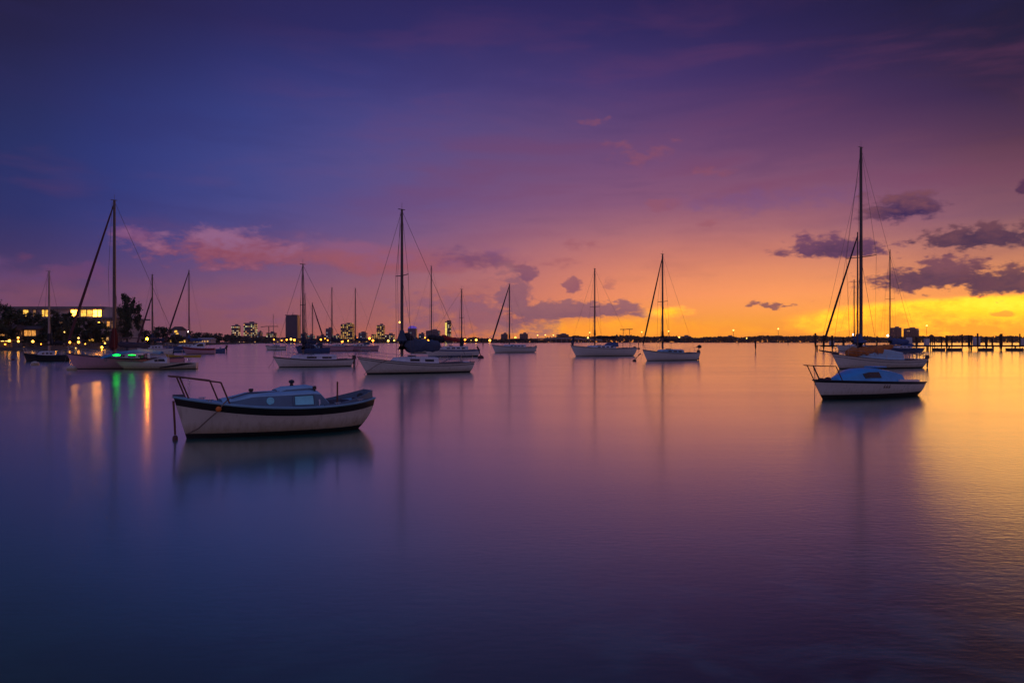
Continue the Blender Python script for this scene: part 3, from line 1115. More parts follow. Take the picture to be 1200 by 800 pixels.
# cockpit: raised coaming round the stern, thwart, tiller post, motor head
b = MB()
inn, out = [], []
for i in range(25):
    t = 0.30 * (1 - abs(i - 12) / 12.0) if False else None
rows = []
for sd in (1, -1):
    pts = []
    for i in range(13):
        t = 0.315 - 0.30 * i / 12
        hgt = 0.02 + 0.20 * max(0, (i - 3) / 9.0) ** 1.2
        pts.append((-L / 2 + t * L, sd * H.half(t) * 0.86, H.sheer(t), hgt))
    rows.append(pts)
pathc = rows[0] + rows[1][::-1]
ring = []
for (x, y, z, h) in pathc:
    k = 0.93
    ring.append([(x, y, z - 0.05), (x, y, z + h), (x + 0.02, y * k, z + h), (x + 0.02, y * k, z - 0.05)])
b.rings(ring)
b.build('cockpit_coaming', 'cabin_grey', root, True, 40)
b = MB()
b.box((-1.95, 0, H.sheer(0.14) - 0.18), (0.42, 1.15, 0.05))
b.build('thwart', 'deck_blue', root)
b = MB()
b.tube([(-1.38, 0.78, H.sheer(.24)), (-1.38, 0.80, H.sheer(.24) + 0.62)], 0.024, 6)
b.build('stern_pole', 'rust_steel', root, True)
b = MB()
b.ball((-2.2, 0.42, H.sheer(.08) + 0.10), 0.11, 10, 6)
b.box((-2.12, 0.42, H.sheer(.08) + 0.02), (0.3, 0.16, 0.12))
b.build('engine_head', 'motor_black', root, True)
pulpit(root, H, [2.36, 1.45], 0.56, 0.20, 0.022, 0.22, 'rust_steel', mid=False)
b = MB()
b.box((L / 2 - 0.12, 0, 1.11), (0.26, 0.10, 0.06))
b.build('bow_roller', 'seat_dark', root)
fbw = H.fb
mooring(root, [(1.40, 0.50, H.sheer(H.t(1.4)) + 0.16), (1.60, H.half(H.t(1.6)) + .03, H.sheer(H.t(1.6)) + 0.01), (1.72, H.half(H.t(1.72)) + .02, 0.74),
               (1.95, H.half(H.t(1.95)) * .85 + .06, 0.50), (2.15, 0.36, 0.28), (2.32, 0.16, 0.16), (2.36, 0.10, 0.14)], 'rope', 0.018)
b = MB()
b.ball((1.72, H.half(H.t(1.72)) * 0.99 + .02, 0.77), 0.075, 10, 6)
b.build('orange_float', 'orange_float', root, True)
for x in (1.9, -1.35, -2.1):
    for sd in (1, -1):
        t = H.t(x)
        b = MB()
        y_ = sd * H.half(t) * 0.90
        b.tube([(x - .09, y_, H.sheer(t) + .05), (x + .09, y_, H.sheer(t) + .05)], 0.014, 6)
        b.tube([(x - .03, y_, H.sheer(t) - .01), (x - .03, y_, H.sheer(t) + .05)], 0.012, 5)
        b.tube([(x + .03, y_, H.sheer(t) - .01), (x + .03, y_, H.sheer(t) + .05)], 0.012, 5)
        b.build('cleat', 'steel', root)
b = MB()
b.tube([(L / 2 + 0.0, 0.02, 0.98), (L / 2 - 0.02, 0.06, 0.5), (L / 2 - 0.03, 0.1, 0.12)], 0.03, 6)
b.build('anchor_chain', 'rust_steel', root, True)
# float on the water under the bow
wb = Vector((g['c'][0], g['c'][1], 0)) + Vector((cos(radians(213)) * (L / 2 - 0.03) - sin(radians(213)) * 0.1, sin(radians(213)) * (L / 2 - 0.03) + cos(radians(213)) * 0.1, 0))
by = empty('mooring_buoy', (wb.x, wb.y, 0))
tag(by, 'small dark rusty mooring buoy floating under the launch bow', 'buoy')
b = MB()
b.lathe([(0.02, -0.10), (0.06, -0.08), (0.07, 0.0), (0.06, 0.08), (0.03, 0.11)], (0, 0, 0), 12)
b.build('float', 'buoy_dark', by, True)
b = MB()
b.tube([(0, 0, 0.12), (0, 0, 0.2)], 0.02, 6)
b.build('ring', 'rust_steel', by)

# --- the blue-cabined boat on the right
g = solve(953, 1070, 468.5, 210)
L = g['L']
root = empty('cabin_sailboat_hull', (g['c'][0], g['c'][1], 0), radians(210))
root.name = 'cabin_boat'
tag(root, 'white boat without mast, bright blue cabin top and bow rail, right foreground', 'motorboat')
H = Hull(L, 2.35, Z(445, g['Yb']), 0.72, Z(446.5, g['Yb'] + g['uy'] * L), tr=0.55, tm=0.42, bow_rake=0.85, stern_rake=0.75, full=0.36, round_stern=2.2)
H.mesh(0.20, (0.0, 0.10), 36).build('hull', ['antifoul', 'white_hull', 'dark_stripe'], root, True, 45)
H.deck(0.03, (0.05, 0.33, 0.38, 0.68)).build('deck', ['deck_white', 'seat_dark'], root)
b = MB()
for sd in (1, -1):
    b.tube(H.rail_pts(sd, n=26, k=1.0, dz=-0.01), 0.035, 6)
b.build('rub_rail', 'dark_stripe', root, True)
st = []
xa, xb2, xc, xd = g['lx'](1044), g['lx'](1032), g['lx'](1003), g['lx'](978)
for x, h, wk in ((xa, 0.05, 0.70), (xa + 0.12, 0.30, 0.70), (xb2, 0.42, 0.70), ((xb2 + xc) / 2, 0.50, 0.70), (xc, 0.46, 0.68), ((xc + xd) / 2, 0.26, 0.62), (xd, 0.03, 0.50)):
    t = H.t(x)
    w = H.half(t) * wk
    st.append((x, w, w * 0.84, H.sheer(t) - 0.05, H.sheer(t) + h))
tk = Trunk(st)
cab = tk.mesh(0.08).build('cabin', ['cabin_blue', 'cabin_blue'], root, True, 30)
for sd in (1, -1):
    tk.panel(g['lx'](1015), g['lx'](999), 0.38, 0.86, sd, 0.02, 0.1).build('window', 'glass_dark', cab)
    b = MB()
    t0, t1 = 0.06, 0.33
    r_ = []
    for i in range(9):
        t = t0 + (t1 - t0) * i / 8
        x, w, z = -L / 2 + t * L, H.half(t) * 0.74, H.sheer(t)
        r_.append([(x, sd * w, z - 0.02), (x, sd * w, z + 0.10), (x, sd * (w - 0.08), z + 0.10), (x, sd * (w - 0.08), z - 0.02)])
    b.rings(r_)
    b.build('cockpit_coaming', 'gelcoat', root)
b = MB()
b.box(((xb2 + xc) / 2 - 0.5, 0, H.sheer(.55) + 0.60), (0.75, 0.62, 0.06))
b.build('hatch', 'cabin_blue', cab)
b = MB()
b.lathe([(0.10, 0), (0.14, 0.04), (0.12, 0.10), (0.03, 0.14)], (L / 2 - 0.7, 0.2, H.sheer(.9)), 10)
b.tube([(L / 2 - 0.9, 0.1, H.sheer(.88) + .02), (L / 2 - 0.6, -.2, H.sheer(.92) + .03), (L / 2 - 0.45, 0.1, H.sheer(.93) + .05)], 0.05, 6)
b.build('rope_coil', 'canvas_maroon', root, True)
pulpit(root, H, [L / 2 - 0.22, L / 2 - 1.15], 0.62, 0.28, 0.022, 0.42, 'rust_steel', mid=False)
mooring(root, [(L / 2 + 0.1, 0.1, H.fb + .55), (L / 2 + 0.04, 0.12, H.fb), (L / 2 + 0.1, 0.15, 0.1), (L / 2 + 0.2, 0.2, -0.1)], 'rope', 0.014)
for i in range(3):            # three faded registration characters on the bow
    b = MB()
    x = g['lx'](1011.5 + i * 2.6)
    t = H.t(x)
    for dz in (0.0, 0.055, 0.11):
        p0 = H.pt(t, H.sheer(t) - 0.27 + dz, 1)
        b.box((p0[0], p0[1] + 0.004, p0[2]), (0.075, 0.012, 0.022))
    for dx in (-0.032, 0.032):
        p0 = H.pt(t, H.sheer(t) - 0.215, 1)
        b.box((p0[0] + dx, p0[1] + 0.004, p0[2]), (0.02, 0.014, 0.12))
    b.build('registration_mark', 'dark_stripe', root)
rudder(root, H)

# --- central sailboat
r_, g, H, tk = sailboat('sailboat', 'white sailboat with big slate-blue boom cover, centre-left of the bay', 419, 549, 438.6, 213, 418, 423.5, (471, 246),
                        hull='white_hull', stripe=(0.14, 0.05), boot=0.10, cabin=(0.33, 0.70), cabin_h=0.45, windows=2, cover='canvas_slate', cover_r=(0.52, 0.50),
                        boom_h=0.75, spread=(0.55,), mast_r=0.13, spread_w=1.15, jib=False, beam=2.9)
b = MB()
for sd in (1, -1):
    b.tube([(-H.L * .47, sd * .8, H.fs), (-H.L * .47, sd * .8, H.fs + .5), (-H.L * .3, sd * 1.0, H.fs + .45), (-H.L * .2, sd * 1.0, H.fs + .02)], 0.03, 6)
b.build('cockpit_rail', 'seat_dark', r_, True)
b = MB()
b.ball((0.75, 0.0, H.sheer(.6) + 2.0), 0.34, 10, 7)
b.ball((0.5, 0.1, H.sheer(.6) + 1.85), 0.30, 10, 7)
b.build('sail_head_bundle', 'canvas_black', r_, True)
mooring(r_, [(H.L * 0.30, H.half(.8) + .03, H.sheer(.8)), (H.L * .36, H.half(.86) * .9 + .05, 0.75), (H.L * .43, 0.3, 0.25), (H.L * .45, 0.1, 0.0)], 'rope', 0.02)

# --- low white sloop left of it
r_, g, H, tk = sailboat('sailboat', 'small white sloop with low raked cabin and dark windows, left of centre', 320, 411, 430.5, 212, 418, 420, (355, 310),
                        hull='clean_hull', stripe=(0.04, 0.05), cabin=(0.22, 0.78), cabin_h=0.42, windows=2, cover='canvas_navy', cover_r=(0.26, 0.2), boom_h=0.75,
                        boom=-0.3, mast_r=0.085, beam=2.5, outb=True)

# --- right sailboat with tall mast
r_, g, H, tk = sailboat('sailboat', 'white sailboat with tallest mast, bowsprit and rust-coloured sail on deck', 975, 1076, 432.5, 203, 414.5, 420, (1009, 173),
                        hull='white_hull', stripe=(0.20, 0.04), boot=0.10, cabin=(0.26, 0.76), cabin_h=0.95, cabin_mat='cabin_top_blue', top_mat='deck_white', windows=0, cover=None, mound=True,
                        boom_h=0.9, spread=(0.452,), mast_r=0.15, spread_w=1.7, jib=False, beam=3.0, tilt=0.0, stern_rail=True)
Lr = H.L
b = MB()
b.tube([(Lr / 2 - 0.8, 0, H.fb + 0.02), (Lr / 2 + 1.5, 0, H.fb + 0.32)], [0.10, 0.06], 7)
b.build('bowsprit', 'mast', r_, True)
xm = g['lx'](1006)
b = MB()
a, c = Vector((Lr / 2 + 0.9, 0, H.fb + 1.2)), Vector((xm + 0.1, 0, 12.2))
b.tube([a.lerp(c, u) for u in (0, .05, .4, .8, 1)], [0.05, 0.10, 0.09, 0.07, 0.05], 7)
b.build('furled_jib', 'canvas_black', r_, True)
b = MB()
b.tube([(Lr / 2 + 1.45, 0, H.fb + 0.33), (xm, 0, 17.5)], 0.014, 4)
b.build('headstay', 'wire', r_)
b = MB()
b.tube([(xm + 0.45, 0.3, H.sheer(.6)), (xm + 0.28, 0.15, 12.5)], [0.075, 0.05], 7)
b.build('staysail_pole', 'mast', r_, True)
lumpy([(Lr * 0.36, 0.2, H.sheer(.85) + 0.30), (-0.1, 0.5, H.sheer(.55) + 0.85)], (0.42, 0.40), 5, flat=1.3).build('foresail_bundle', 'canvas_rust', r_, True)
lumpy([(Lr * 0.15, -0.1, H.sheer(.6) + 0.75), (-1.9, 0.2, H.sheer(.4) + 1.25)], (0.34, 0.22), 8, flat=1.0).build('sail_cover', 'canvas_rust', r_, True)
b = MB()
b.tube([(xm - .1, 0, H.sheer(.6) + .6), (xm - .1, 0, H.sheer(.6) + 1.5), (xm, 0, H.sheer(.6) + 2.3)], [0.5, 0.46, 0.2], 8)
b.build('mast_boot', 'canvas_blue', r_, True)
outboard(r_, -Lr / 2 + .1, H.fs * 0.85, 1.0, 0.9)
b = MB()
for i in range(6):
    x = -Lr * .46 + i * 0.45
    b.tube([(x, 0.9, H.fs), (x + 0.1, 0.95, H.fs + 0.55 + .06 * (i % 2))], 0.035, 5)
b.tube([(-Lr * .47, .95, H.fs + .6), (-Lr * .42, .95, H.fs + .35), (-Lr * .26, .95, H.fs + .62)], 0.05, 5)
b.build('cockpit_gear', 'seat_dark', r_, True)

# --- boats behind the right sailboat
sailboat('sailboat', 'sailboat moored close behind the tall-masted boat, short bare mast with spreader', 980, 1022, 411.6, 200, 404, 405, (1001, 328),
         hull='clean_hull', cabin_h=0.4, cover='canvas_blue', cover_r=(0.5, 0.4), spread=(0.97,), mast_r=0.14, boom_h=0.8, spread_w=2.0)
sailboat('sailboat', 'sailboat under blue canvas between the tall-masted boat and the pier', 1030, 1078, 413.2, 200, 406.5, 407.5, (1043, 293),
         hull='blue_hull', cabin_h=0.5, cover='canvas_blue', cover_r=(0.75, 0.5), spread=(0.5,), mast_r=0.13, boom_h=1.3, dodger='canvas_blue', boom=-2.8)

# --- three sailboats on the open water to the right of centre
r_, g, H, tk = sailboat('sailboat', 'white sailboat with furled jib lit from behind, right of centre', 753, 815, 422.8, 209, 409.5, 412.5, (776.5, 298),
                        hull='clean_hull', stripe=(0.10, 0.04), cabin=(0.30, 0.70), cabin_h=0.42, cabin_mat='deck_blue', top_mat='cabin_top_blue', windows=3, cover='canvas_black', cover_r=(0.22, 0.12),
                        boom_h=1.1, spread=(0.5,), mast_r=0.12, jib=True, outb=True, jib_mat='canvas_black', jib_r=0.09)
b = MB()
b.ball((-H.L / 2 - 0.25, 0.5, H.fs + 0.75), 0.3, 8, 6, sz=.8)
b.tube([(-H.L / 2 + .3, .5, H.fs + .7), (-H.L / 2 - .2, .5, H.fs + .7)], 0.05, 5)
b.tube([(-H.L / 2 + .1, .5, H.fs), (-H.L / 2 - .2, .5, H.fs + .7)], 0.04, 5)
b.build('grill', 'motor_black', r_, True)
r_, g, H, tk = sailboat('sailboat', 'white sailboat with blue dodger, stern arch and navy bow bag', 668.5, 741, 417.6, 209, 404.5, 407, (697, 315),
                        hull='clean_hull', stripe=(0.12, 0.05), cabin=(0.34, 0.72), cabin_h=0.42, windows=4, cover='canvas_black', cover_r=(0.24, 0.16), boom_h=1.3,
                        spread=(0.5,), mast_r=0.13, dodger='canvas_blue', outb=True)
lumpy([(H.L * .47, 0, H.fb + 0.2), (H.L * .45, 0, H.fb + 1.3)], (0.45, 0.3), 4).build('sail_bag', 'canvas_navy', r_, True)
b = MB()
for sd in (1, -1):
    b.tube([(-H.L * .40, sd * 1.0, H.fs), (-H.L * .40, sd * .9, H.fs + 3.1)], 0.05, 6)
b.tube([(-H.L * .40, -1.2, H.fs + 1.6), (-H.L * .40, 1.2, H.fs + 1.6)], 0.05, 6)
for sd in (1, -1):
    b.box((-H.L * .40, sd * .9, H.fs + 3.15), (0.9, 0.6, 0.12))
b.build('stern_arch', 'mast', r_, True)
r_, g, H, tk = sailboat('sailboat', 'small distant white sailboat with furled jib in front of the low bridge', 576, 626, 413.3, 209, 403.5, 406, (597, 333),
                        hull='clean_hull', stripe=(0.15, 0.06), cabin=(0.25, 0.72), cabin_h=0.5, windows=4, cover='canvas_black', cover_r=(0.22, 0.16), boom_h=1.0,
                        spread=(0.5,), mast_r=0.15, jib=True, outb=True, jib_mat='canvas_black', jib_r=0.15)

# --- two behind the central sailboat
r_, g, H, tk = sailboat('sailboat', 'white sailboat with blue stripes under red and black sail covers', 497, 560, 418.3, 206, 408, 409, (541, 339),
                        hull='clean_hull', stripe=(0.10, 0.16), stripe_mat='blue_stripe', boot=0.2, cabin=(0.22, 0.75), cabin_h=0.55, windows=4, cover=None, spread=(0.5,),
                        mast_r=0.11, outb=False)
xm = g['lx'](541)
lumpy([(xm + 0.3, 0, H.fm + 1.5), (g['lx'](517), 0, H.fm + 2.1)], (0.30, 0.42), 11, flat=1.2).build('sail_cover', 'canvas_red', r_, True)
lumpy([(g['lx'](519), 0.3, H.fm + 1.6), (g['lx'](501), 0.3, H.fm + 2.0)], (0.55, 0.5), 14, flat=1.4).build('awning_bundle', 'canvas_black', r_, True)
b = MB()
b.tube([(xm, 0, 1.2), (xm, 0, 2.2), (xm, 0, 3.3)], [.3, .34, .12], 8)
b.build('mast_boot', 'canvas_black', r_, True)
sailboat('sailboat', 'sailboat mostly hidden behind the slate-blue boom cover, plain mast', 478, 530, 413.6, 206, 405, 406, (505.5, 312), hull='white_hull', cover='canvas_navy', cover_r=(0.4, 0.3),
         cabin_h=0.5, spread=(0.5,), mast_r=0.13)

# --- cluster left of the centre
r_, g, H, tk = sailboat('sailboat', 'pale blue sailboat with navy sail cover just behind the small white sloop', 346, 386, 413.4, 208, 405.5, 407, (357.3, 344), hull='blue_hull',
                        cover='canvas_navy', cover_r=(0.45, 0.35), cabin_h=0.5, cabin_mat='deck_blue', spread=(0.5,), mast_r=0.11, dodger='canvas_navy')
sailboat('sailboat', 'sailboat with stay slanting to the right, behind the pale blue sailboat', 381, 352, 410.6, 335, 404.5, 404.5, (366, 355), hull='dark_hull',
         cover='canvas_navy', cover_r=(0.4, 0.3), cabin_h=0.4, spread=(), mast_r=0.13, jib=True, jib_r=0.16)
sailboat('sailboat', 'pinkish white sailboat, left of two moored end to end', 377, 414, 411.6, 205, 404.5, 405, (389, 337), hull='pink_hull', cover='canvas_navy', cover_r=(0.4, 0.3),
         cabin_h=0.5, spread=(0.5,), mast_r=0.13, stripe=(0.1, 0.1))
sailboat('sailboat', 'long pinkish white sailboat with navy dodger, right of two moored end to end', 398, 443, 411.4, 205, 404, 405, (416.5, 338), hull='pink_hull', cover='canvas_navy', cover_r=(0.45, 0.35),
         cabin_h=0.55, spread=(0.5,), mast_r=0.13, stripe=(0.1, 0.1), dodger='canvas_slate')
r_, g, H, tk = sailboat('sailboat', 'tiny white sailboat alone in front of the construction tower', 311, 335, 410.3, 205, 404.5, 405.5, (320.5, 369), hull='clean_hull',
                        cover=None, cabin_h=0.5, spread=(0.4,), mast_r=0.06, mast_mat='mast_light', stripe=(0.1, 0.1))

# --- left group near the shore
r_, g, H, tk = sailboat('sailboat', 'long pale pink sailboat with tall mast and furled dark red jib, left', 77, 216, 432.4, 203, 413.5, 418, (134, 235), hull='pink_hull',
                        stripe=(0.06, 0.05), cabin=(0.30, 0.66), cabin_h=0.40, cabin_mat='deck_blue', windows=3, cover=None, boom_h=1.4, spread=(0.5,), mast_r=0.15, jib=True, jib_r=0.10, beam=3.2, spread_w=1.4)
xm = g['lx'](134)
b = MB()
b.tube([(xm, 0, H.fm + .4), (xm + .1, 0, H.fm + 1.0), (xm, 0, H.fm + 1.9), (xm, 0, H.fm + 2.8)], [.25, .38, .32, .16], 9)
b.build('sail_bag', 'canvas_dark_red', r_, True)
lumpy([(xm - .3, 0, H.fm + 1.3), (xm - 3.0, 0, H.fm + 1.1)], (0.30, 0.22), 21).build('sail_cover', 'canvas_navy', r_, True)
sailboat('sailboat', 'black-hulled sailboat lying near the seawall at the far left', 27, 80, 423.2, 205, 413.5, 415.5, (57.5, 318), hull='dark_hull', cover='canvas_black', cover_r=(0.3, 0.25),
         cabin_h=0.5, cabin_mat='gelcoat', spread=(0.5,), mast_r=0.13, mast_mat='mast_light')
sailboat('sailboat', 'sailboat behind the speedboat with slanting furled jib, right of big tree', 160, 203, 415.6, 200, 407, 408, (178.5, 322), hull='clean_hull', cover='canvas_navy', cover_r=(0.4, 0.3),
         cabin_h=0.6, spread=(0.62,), mast_r=0.15, mast_mat='mast', jib=True, jib_top=0.72, jib_r=0.15)
sailboat('sailboat', 'blue-hulled sailboat with slanting furled jib near the dark shoreline trees', 193, 240, 412.4, 200, 404.5, 405.5, (221.5, 317), hull='blue_hull', cover='canvas_blue', cover_r=(0.45, 0.35),
         cabin_h=0.5, spread=(0.5,), mast_r=0.15, jib=True, jib_r=0.16)


# --- motor boats on the left
def motorboat(name, label, pb, ps, yb, th, dbow, dstern, hull, stripe=None, stripe_mat='dark_stripe', canopy=None, beam=None, cab=(0.35, 0.62, 0.5), group=None, boot=0.05):
    g = solve(pb, ps, yb, th)
    L = g['L']
    root = empty(name, (g['c'][0], g['c'][1], 0), radians(th))
    tag(root, label, 'motorboat', group)
    fb, fs = Z(dbow, g['Yb']), Z(dstern, g['Yb'] + g['uy'] * L)
    H = Hull(L, beam or 0.33 * L, fb, min(fb, fs), fs, tr=0.85, tm=0.4, bow_rake=0.16 * L, stern_rake=0.0, full=0.3)
    H.mesh(boot, stripe).build('hull', ['antifoul', hull, stripe_mat], root, True, 35)
    H.deck(well=(0.06, cab[0], 0.3, 0.7)).build('deck', ['deck_white', 'seat_dark'], root)
    x0, x1 = -L / 2 + cab[0] * L, -L / 2 + cab[1] * L
    st = []
    for u, hh in ((0, 1.0), (0.35, 1.0), (0.7, 0.5), (1.0, 0.08)):
        x = x0 + (x1 - x0) * u
        t = H.t(x)
        w = H.half(t) * 0.68
        st.append((x, w, w * 0.82, H.sheer(t) - 0.04, H.sheer(t) + cab[2] * hh))
    tk = Trunk(st)
    co = tk.mesh().build('cabin', ['gelcoat', 'deck_white'], root, True, 30)
    for sd in (1, -1):
        tk.panel(x0 + (x1 - x0) * .08, x0 + (x1 - x0) * .5, .35, .85, sd, 0.02, .1).build('window', 'glass_dark', co)
    return root, g, H


r_, g, H = motorboat('speedboat', 'low white speedboat with teal canopy, two green lights and a bright amber pole light', 136, 231, 432.9, 196, 423.5, 424.5, 'cream_hull', canopy=True, beam=2.4, cab=(0.36, 0.66, 0.42))
L = H.L
b = MB()
xa, xb_ = g['lx'](190), g['lx'](121)
rg = []
for i in range(13):
    u = i / 12
    x = xa + (xb_ - xa) * u
    hh = 1.15 + 0.45 * sin(pi * min(1, 0.15 + u * 0.8)) - 0.25 * u
    w = 1.05
    rg.append([(x, w, hh), (x, w * .8, hh + 0.18), (x, 0, hh + 0.26), (x, -w * .8, hh + 0.18), (x, -w, hh), (x, 0, hh + 0.18)])
b.rings(rg)
b.build('canopy', 'canvas_teal', r_, True)
for x in (xa + 0.2, (xa + xb_) / 2, xb_ - 0.2):
    for sd in (1, -1):
        b = MB()
        t = min(.97, max(.03, H.t(x)))
        b.tube([(x, sd * min(1.0, H.half(t)), H.sheer(t)), (x, sd * 1.0, 1.32)], 0.025, 5)
        b.build('canopy_post', 'steel', r_)
for px in (140, 157.5):
    b = MB()
    x_ = g['lx'](px)
    q = 1.0 if px < 150 else 0.45
    b.tube([(x_ - .3, 1.12, 1.30), (x_, 1.13, 1.31), (x_ + .3, 1.12, 1.30)], [0.03 * q, 0.085 * q, 0.03 * q], 8)
    b.build('green_light', 'lamp_green', r_, True)
b = MB()
xl, zl = g['lx'](172.5), g['hz'](172.5, 397)
b.tube([(xl, 0, 0.8), (xl, 0, zl)], 0.02, 5)
lp = b.build('light_pole', 'pole', r_)
b = MB()
b.ball((xl, 0, zl), 0.10, 10, 6)
b.build('anchor_light', 'anchor_lamp', lp, True)
for sd in (1,):
    b = MB()
    pts0, pts1 = [], []
    for i in range(13):
        u = i / 12
        t = 0.03 + 0.42 * u
        za = 0.12 + (H.sheer(t) - 0.2) * (1 - u) ** 1.3
        zb2 = za + 0.10 + 0.16 * (1 - u)
        zb2 = min(zb2, H.sheer(t) - 0.04)
        pa, pb_ = H.pt(t, za, sd), H.pt(t, zb2, sd)
        pts0.append((pa[0], pa[1] + 0.012, pa[2]))
        pts1.append((pb_[0], pb_[1] + 0.012, pb_[2]))
    vs = pts0 + pts1
    b.add(vs, [(i, i + 1, 14 + i, 13 + i) for i in range(12)])
    b.build('hull_flash', 'dark_stripe', r_)
b = MB()
ws = Trunk([(L * .14, .75, .7, H.fm + .38, H.fm + .80), (L * .2, .7, .6, H.fm + .3, H.fm + .45)]).mesh(.02)
ws.build('windscreen', ['glass_dark', 'glass_dark'], r_)
r_, g, H = motorboat('cabin_cruiser', 'white motorboat with red stripe left of the grey dinghy', 213, 252, 414.8, 195, 405.5, 407.5, 'pink_hull', (0.1, 0.35), 'red_stripe', cab=(0.3, 0.75, 1.0))
r_, g, H = motorboat('inflatable_dinghy', 'grey blue dinghy with raised engine right of red-striped motorboat', 249, 264, 413.4, 195, 408.5, 407.5, 'blue_hull', cab=(0.3, 0.5, 0.35))
outboard(r_, -H.L / 2, H.fs * .9, 1.5)
g = solve(194, 236, 418.4, 185)
root = empty('kayak', (g['c'][0], g['c'][1], 0), radians(185))
tag(root, 'long yellow rowing shell lying flat on water behind the speedboat stern', 'kayak')
H = Hull(g['L'], 0.9, 0.42, 0.26, 0.36, tr=0.05, tm=0.5, bow_rake=0.4, stern_rake=0.4)
H.mesh(0.02).build('hull', ['yellow_plastic', 'yellow_plastic', 'yellow_plastic'], root, True, 50)
H.deck(0.02, (0.4, 0.58, 0.15, 0.6)).build('deck', ['yellow_plastic', 'seat_dark'], root)

# dinghy and buoys by the stern of the central cluster
def buoy(label, px, py, s=1.0, stick=True, material='buoy_dark', lean=0.3):
    Y = CAM_H * FPX / (py - 400)
    o = empty('mooring_buoy', (P(px, Y), Y, 0))
    tag(o, label, 'buoy')
    b = MB()
    b.lathe([(0.06 * s, -0.2 * s), (0.28 * s, -0.12 * s), (0.33 * s, 0.05 * s), (0.26 * s, 0.22 * s), (0.08 * s, 0.3 * s)], (0, 0, 0), 12)
    b.build('float', material, o, True)
    if stick:
        b = MB()
        b.tube([(0, 0, 0.25 * s), (lean * 3 * s, 0.1, 0.25 * s + 0.9 * s)], 0.05 * s, 6)
        b.tube([(lean * 2.2 * s, 0.1, 0.2 * s + 0.75 * s), (lean * 3.4 * s, 0.1, 0.25 * s + 1.0 * s)], 0.10 * s, 6)
        b.build('pick_up_pole', 'pile_wood', o, True)
    return o


buoy('dark mooring buoy with leaning pole between two sailboats right of centre', 743.5, 423.3, 0.8)
buoy('upright dark buoy behind the leaning-pole buoy, right of centre', 748.5, 409.0, 1.6, lean=0.0)
buoy('dark marker float with bent pole just right of the red-covered sailboat', 563.5, 419.5, 1.4, lean=-0.12)
buoy('tiny dark float in front of the seawall at the far left', 15.5, 421.8, 0.7, stick=False)
for px, py, lab in ((41, 427.5, 'pale round mooring ball below the black-hulled sailboat'), (84, 433.5, 'pale round mooring ball under the bow of the pink sailboat')):
    buoy(lab, px, py, 1.3, stick=False, material='cream_hull')


# ------------------------------------------------------------------ pilings and pier
def piling(label, px, top, base, r=0.17, cap=False):
    Y = CAM_H * FPX / (base - 400)
    o = empty('piling', (P(px, Y), Y, 0))
    tag(o, label, 'piling', 'lone channel pilings')
    h = Z(top, Y)
    b = MB()
    b.tube([(0, 0, -1), (0.02, 0, h * .5), (0, 0, h)], [r * 1.1, r, r * .95], 9)
    b.build('post', 'pile_wood', o, True)
    b = MB()
    b.lathe([(r * 1.05, 0), (r * 1.1, 0.08), (r * .3, 0.3)], (0, 0, h - 0.02), 9)
    b.build('cap', 'pile_wood' if not cap else 'white_paint', o)
    return o


piling('single dark piling standing at the left end of the pier', 955.5, 391.5, 413.2, 0.24)
piling('dark piling alone in open water, middle of three small ones', 885.3, 399.2, 412.2, 0.2)
piling('thin far piling left of the three small ones in open water', 865, 397.5, 403.6, 0.5, True)
piling('thin far piling right of the three small ones in open water', 923.5, 397.5, 403.6, 0.5, True)
piling('dark piling standing in water right of red-covered sailboat', 566, 401, 406.6, 0.25)

PY = 205.0
pier = empty('pier', (P(1090, PY), PY, 0))
tag(pier, 'long wooden pier on dark piles crossing the right edge', 'pier')
x0, x1 = P(959, PY) - P(1090, PY), P(1290, PY) - P(1090, PY)
b = MB()
b.box(((x0 + x1) / 2, 0, 1.42), (x1 - x0, 3.2, 0.22))
b.build('walkway', 'deck_wood', pier)
b = MB()
b.box(((x0 + x1) / 2, -1.45, 1.20), (x1 - x0, 0.25, 0.22))
b.build('edge_beam', 'pile_wood', pier)
rnd = random.Random(3)
piles = [962, 972, 985, 996, 1010, 1024, 1040, 1052, 1070, 1099, 1105, 1111, 1123, 1131, 1134, 1141, 1151, 1158, 1167, 1168.5, 1181, 1190, 1197, 1206, 1218, 1230, 1245]
tops = {1099: 394, 1105: 393, 1123: 391.5, 1131: 393, 1139: 390, 1141: 390.5, 1153: 391, 1163: 389, 1167: 392, 1168.5: 391, 1190: 391, 1197: 393}
for px in piles:
    tz = Z(tops.get(px, 394 + rnd.uniform(-1.5, 3)), PY)
    r = rnd.choice((0.18, 0.22, 0.32))
    b = MB()
    x = P(px, PY) - P(1090, PY)
    b.tube([(x, -1.75, -1.2), (x + .03, -1.75, 1.5), (x, -1.75, tz)], [r * 1.1, r, r], 8)
    po = b.build('pile', 'pile_wood', pier, True)
for px in range(960, 1290, 26):
    b = MB()
    x = P(px, PY) - P(1090, PY)
    b.tube([(x, 1.5, -1.2), (x, 1.5, 1.5)], 0.2, 7)
    b.build('pile', 'pile_wood', pier, True)


def dock_thing(name, label, cat, px, w, top, bot, material, depth=1.0, roof=False):
    o = empty(name, (P(px, PY), PY + 0.2, 1.53))
    tag(o, label, cat)
    ww, h = w / FPX * PY, (bot - top) / FPX * PY
    b = MB()
    b.box((0, 0, h / 2), (ww, depth, h), 0, 0, 0.97)
    b.build('cabinet', material, o)
    b = MB()
    b.box((0, 0, h + 0.06), (ww * 1.12, depth * 1.12, 0.12), 0, 0, 0.85)
    b.build('lid', 'roof_slab' if not roof else material, o)
    b = MB()
    b.box((ww * .2, -depth / 2 - 0.012, h * .55), (ww * .4, 0.03, h * .5))
    b.build('door', 'white_paint', o)
    return o


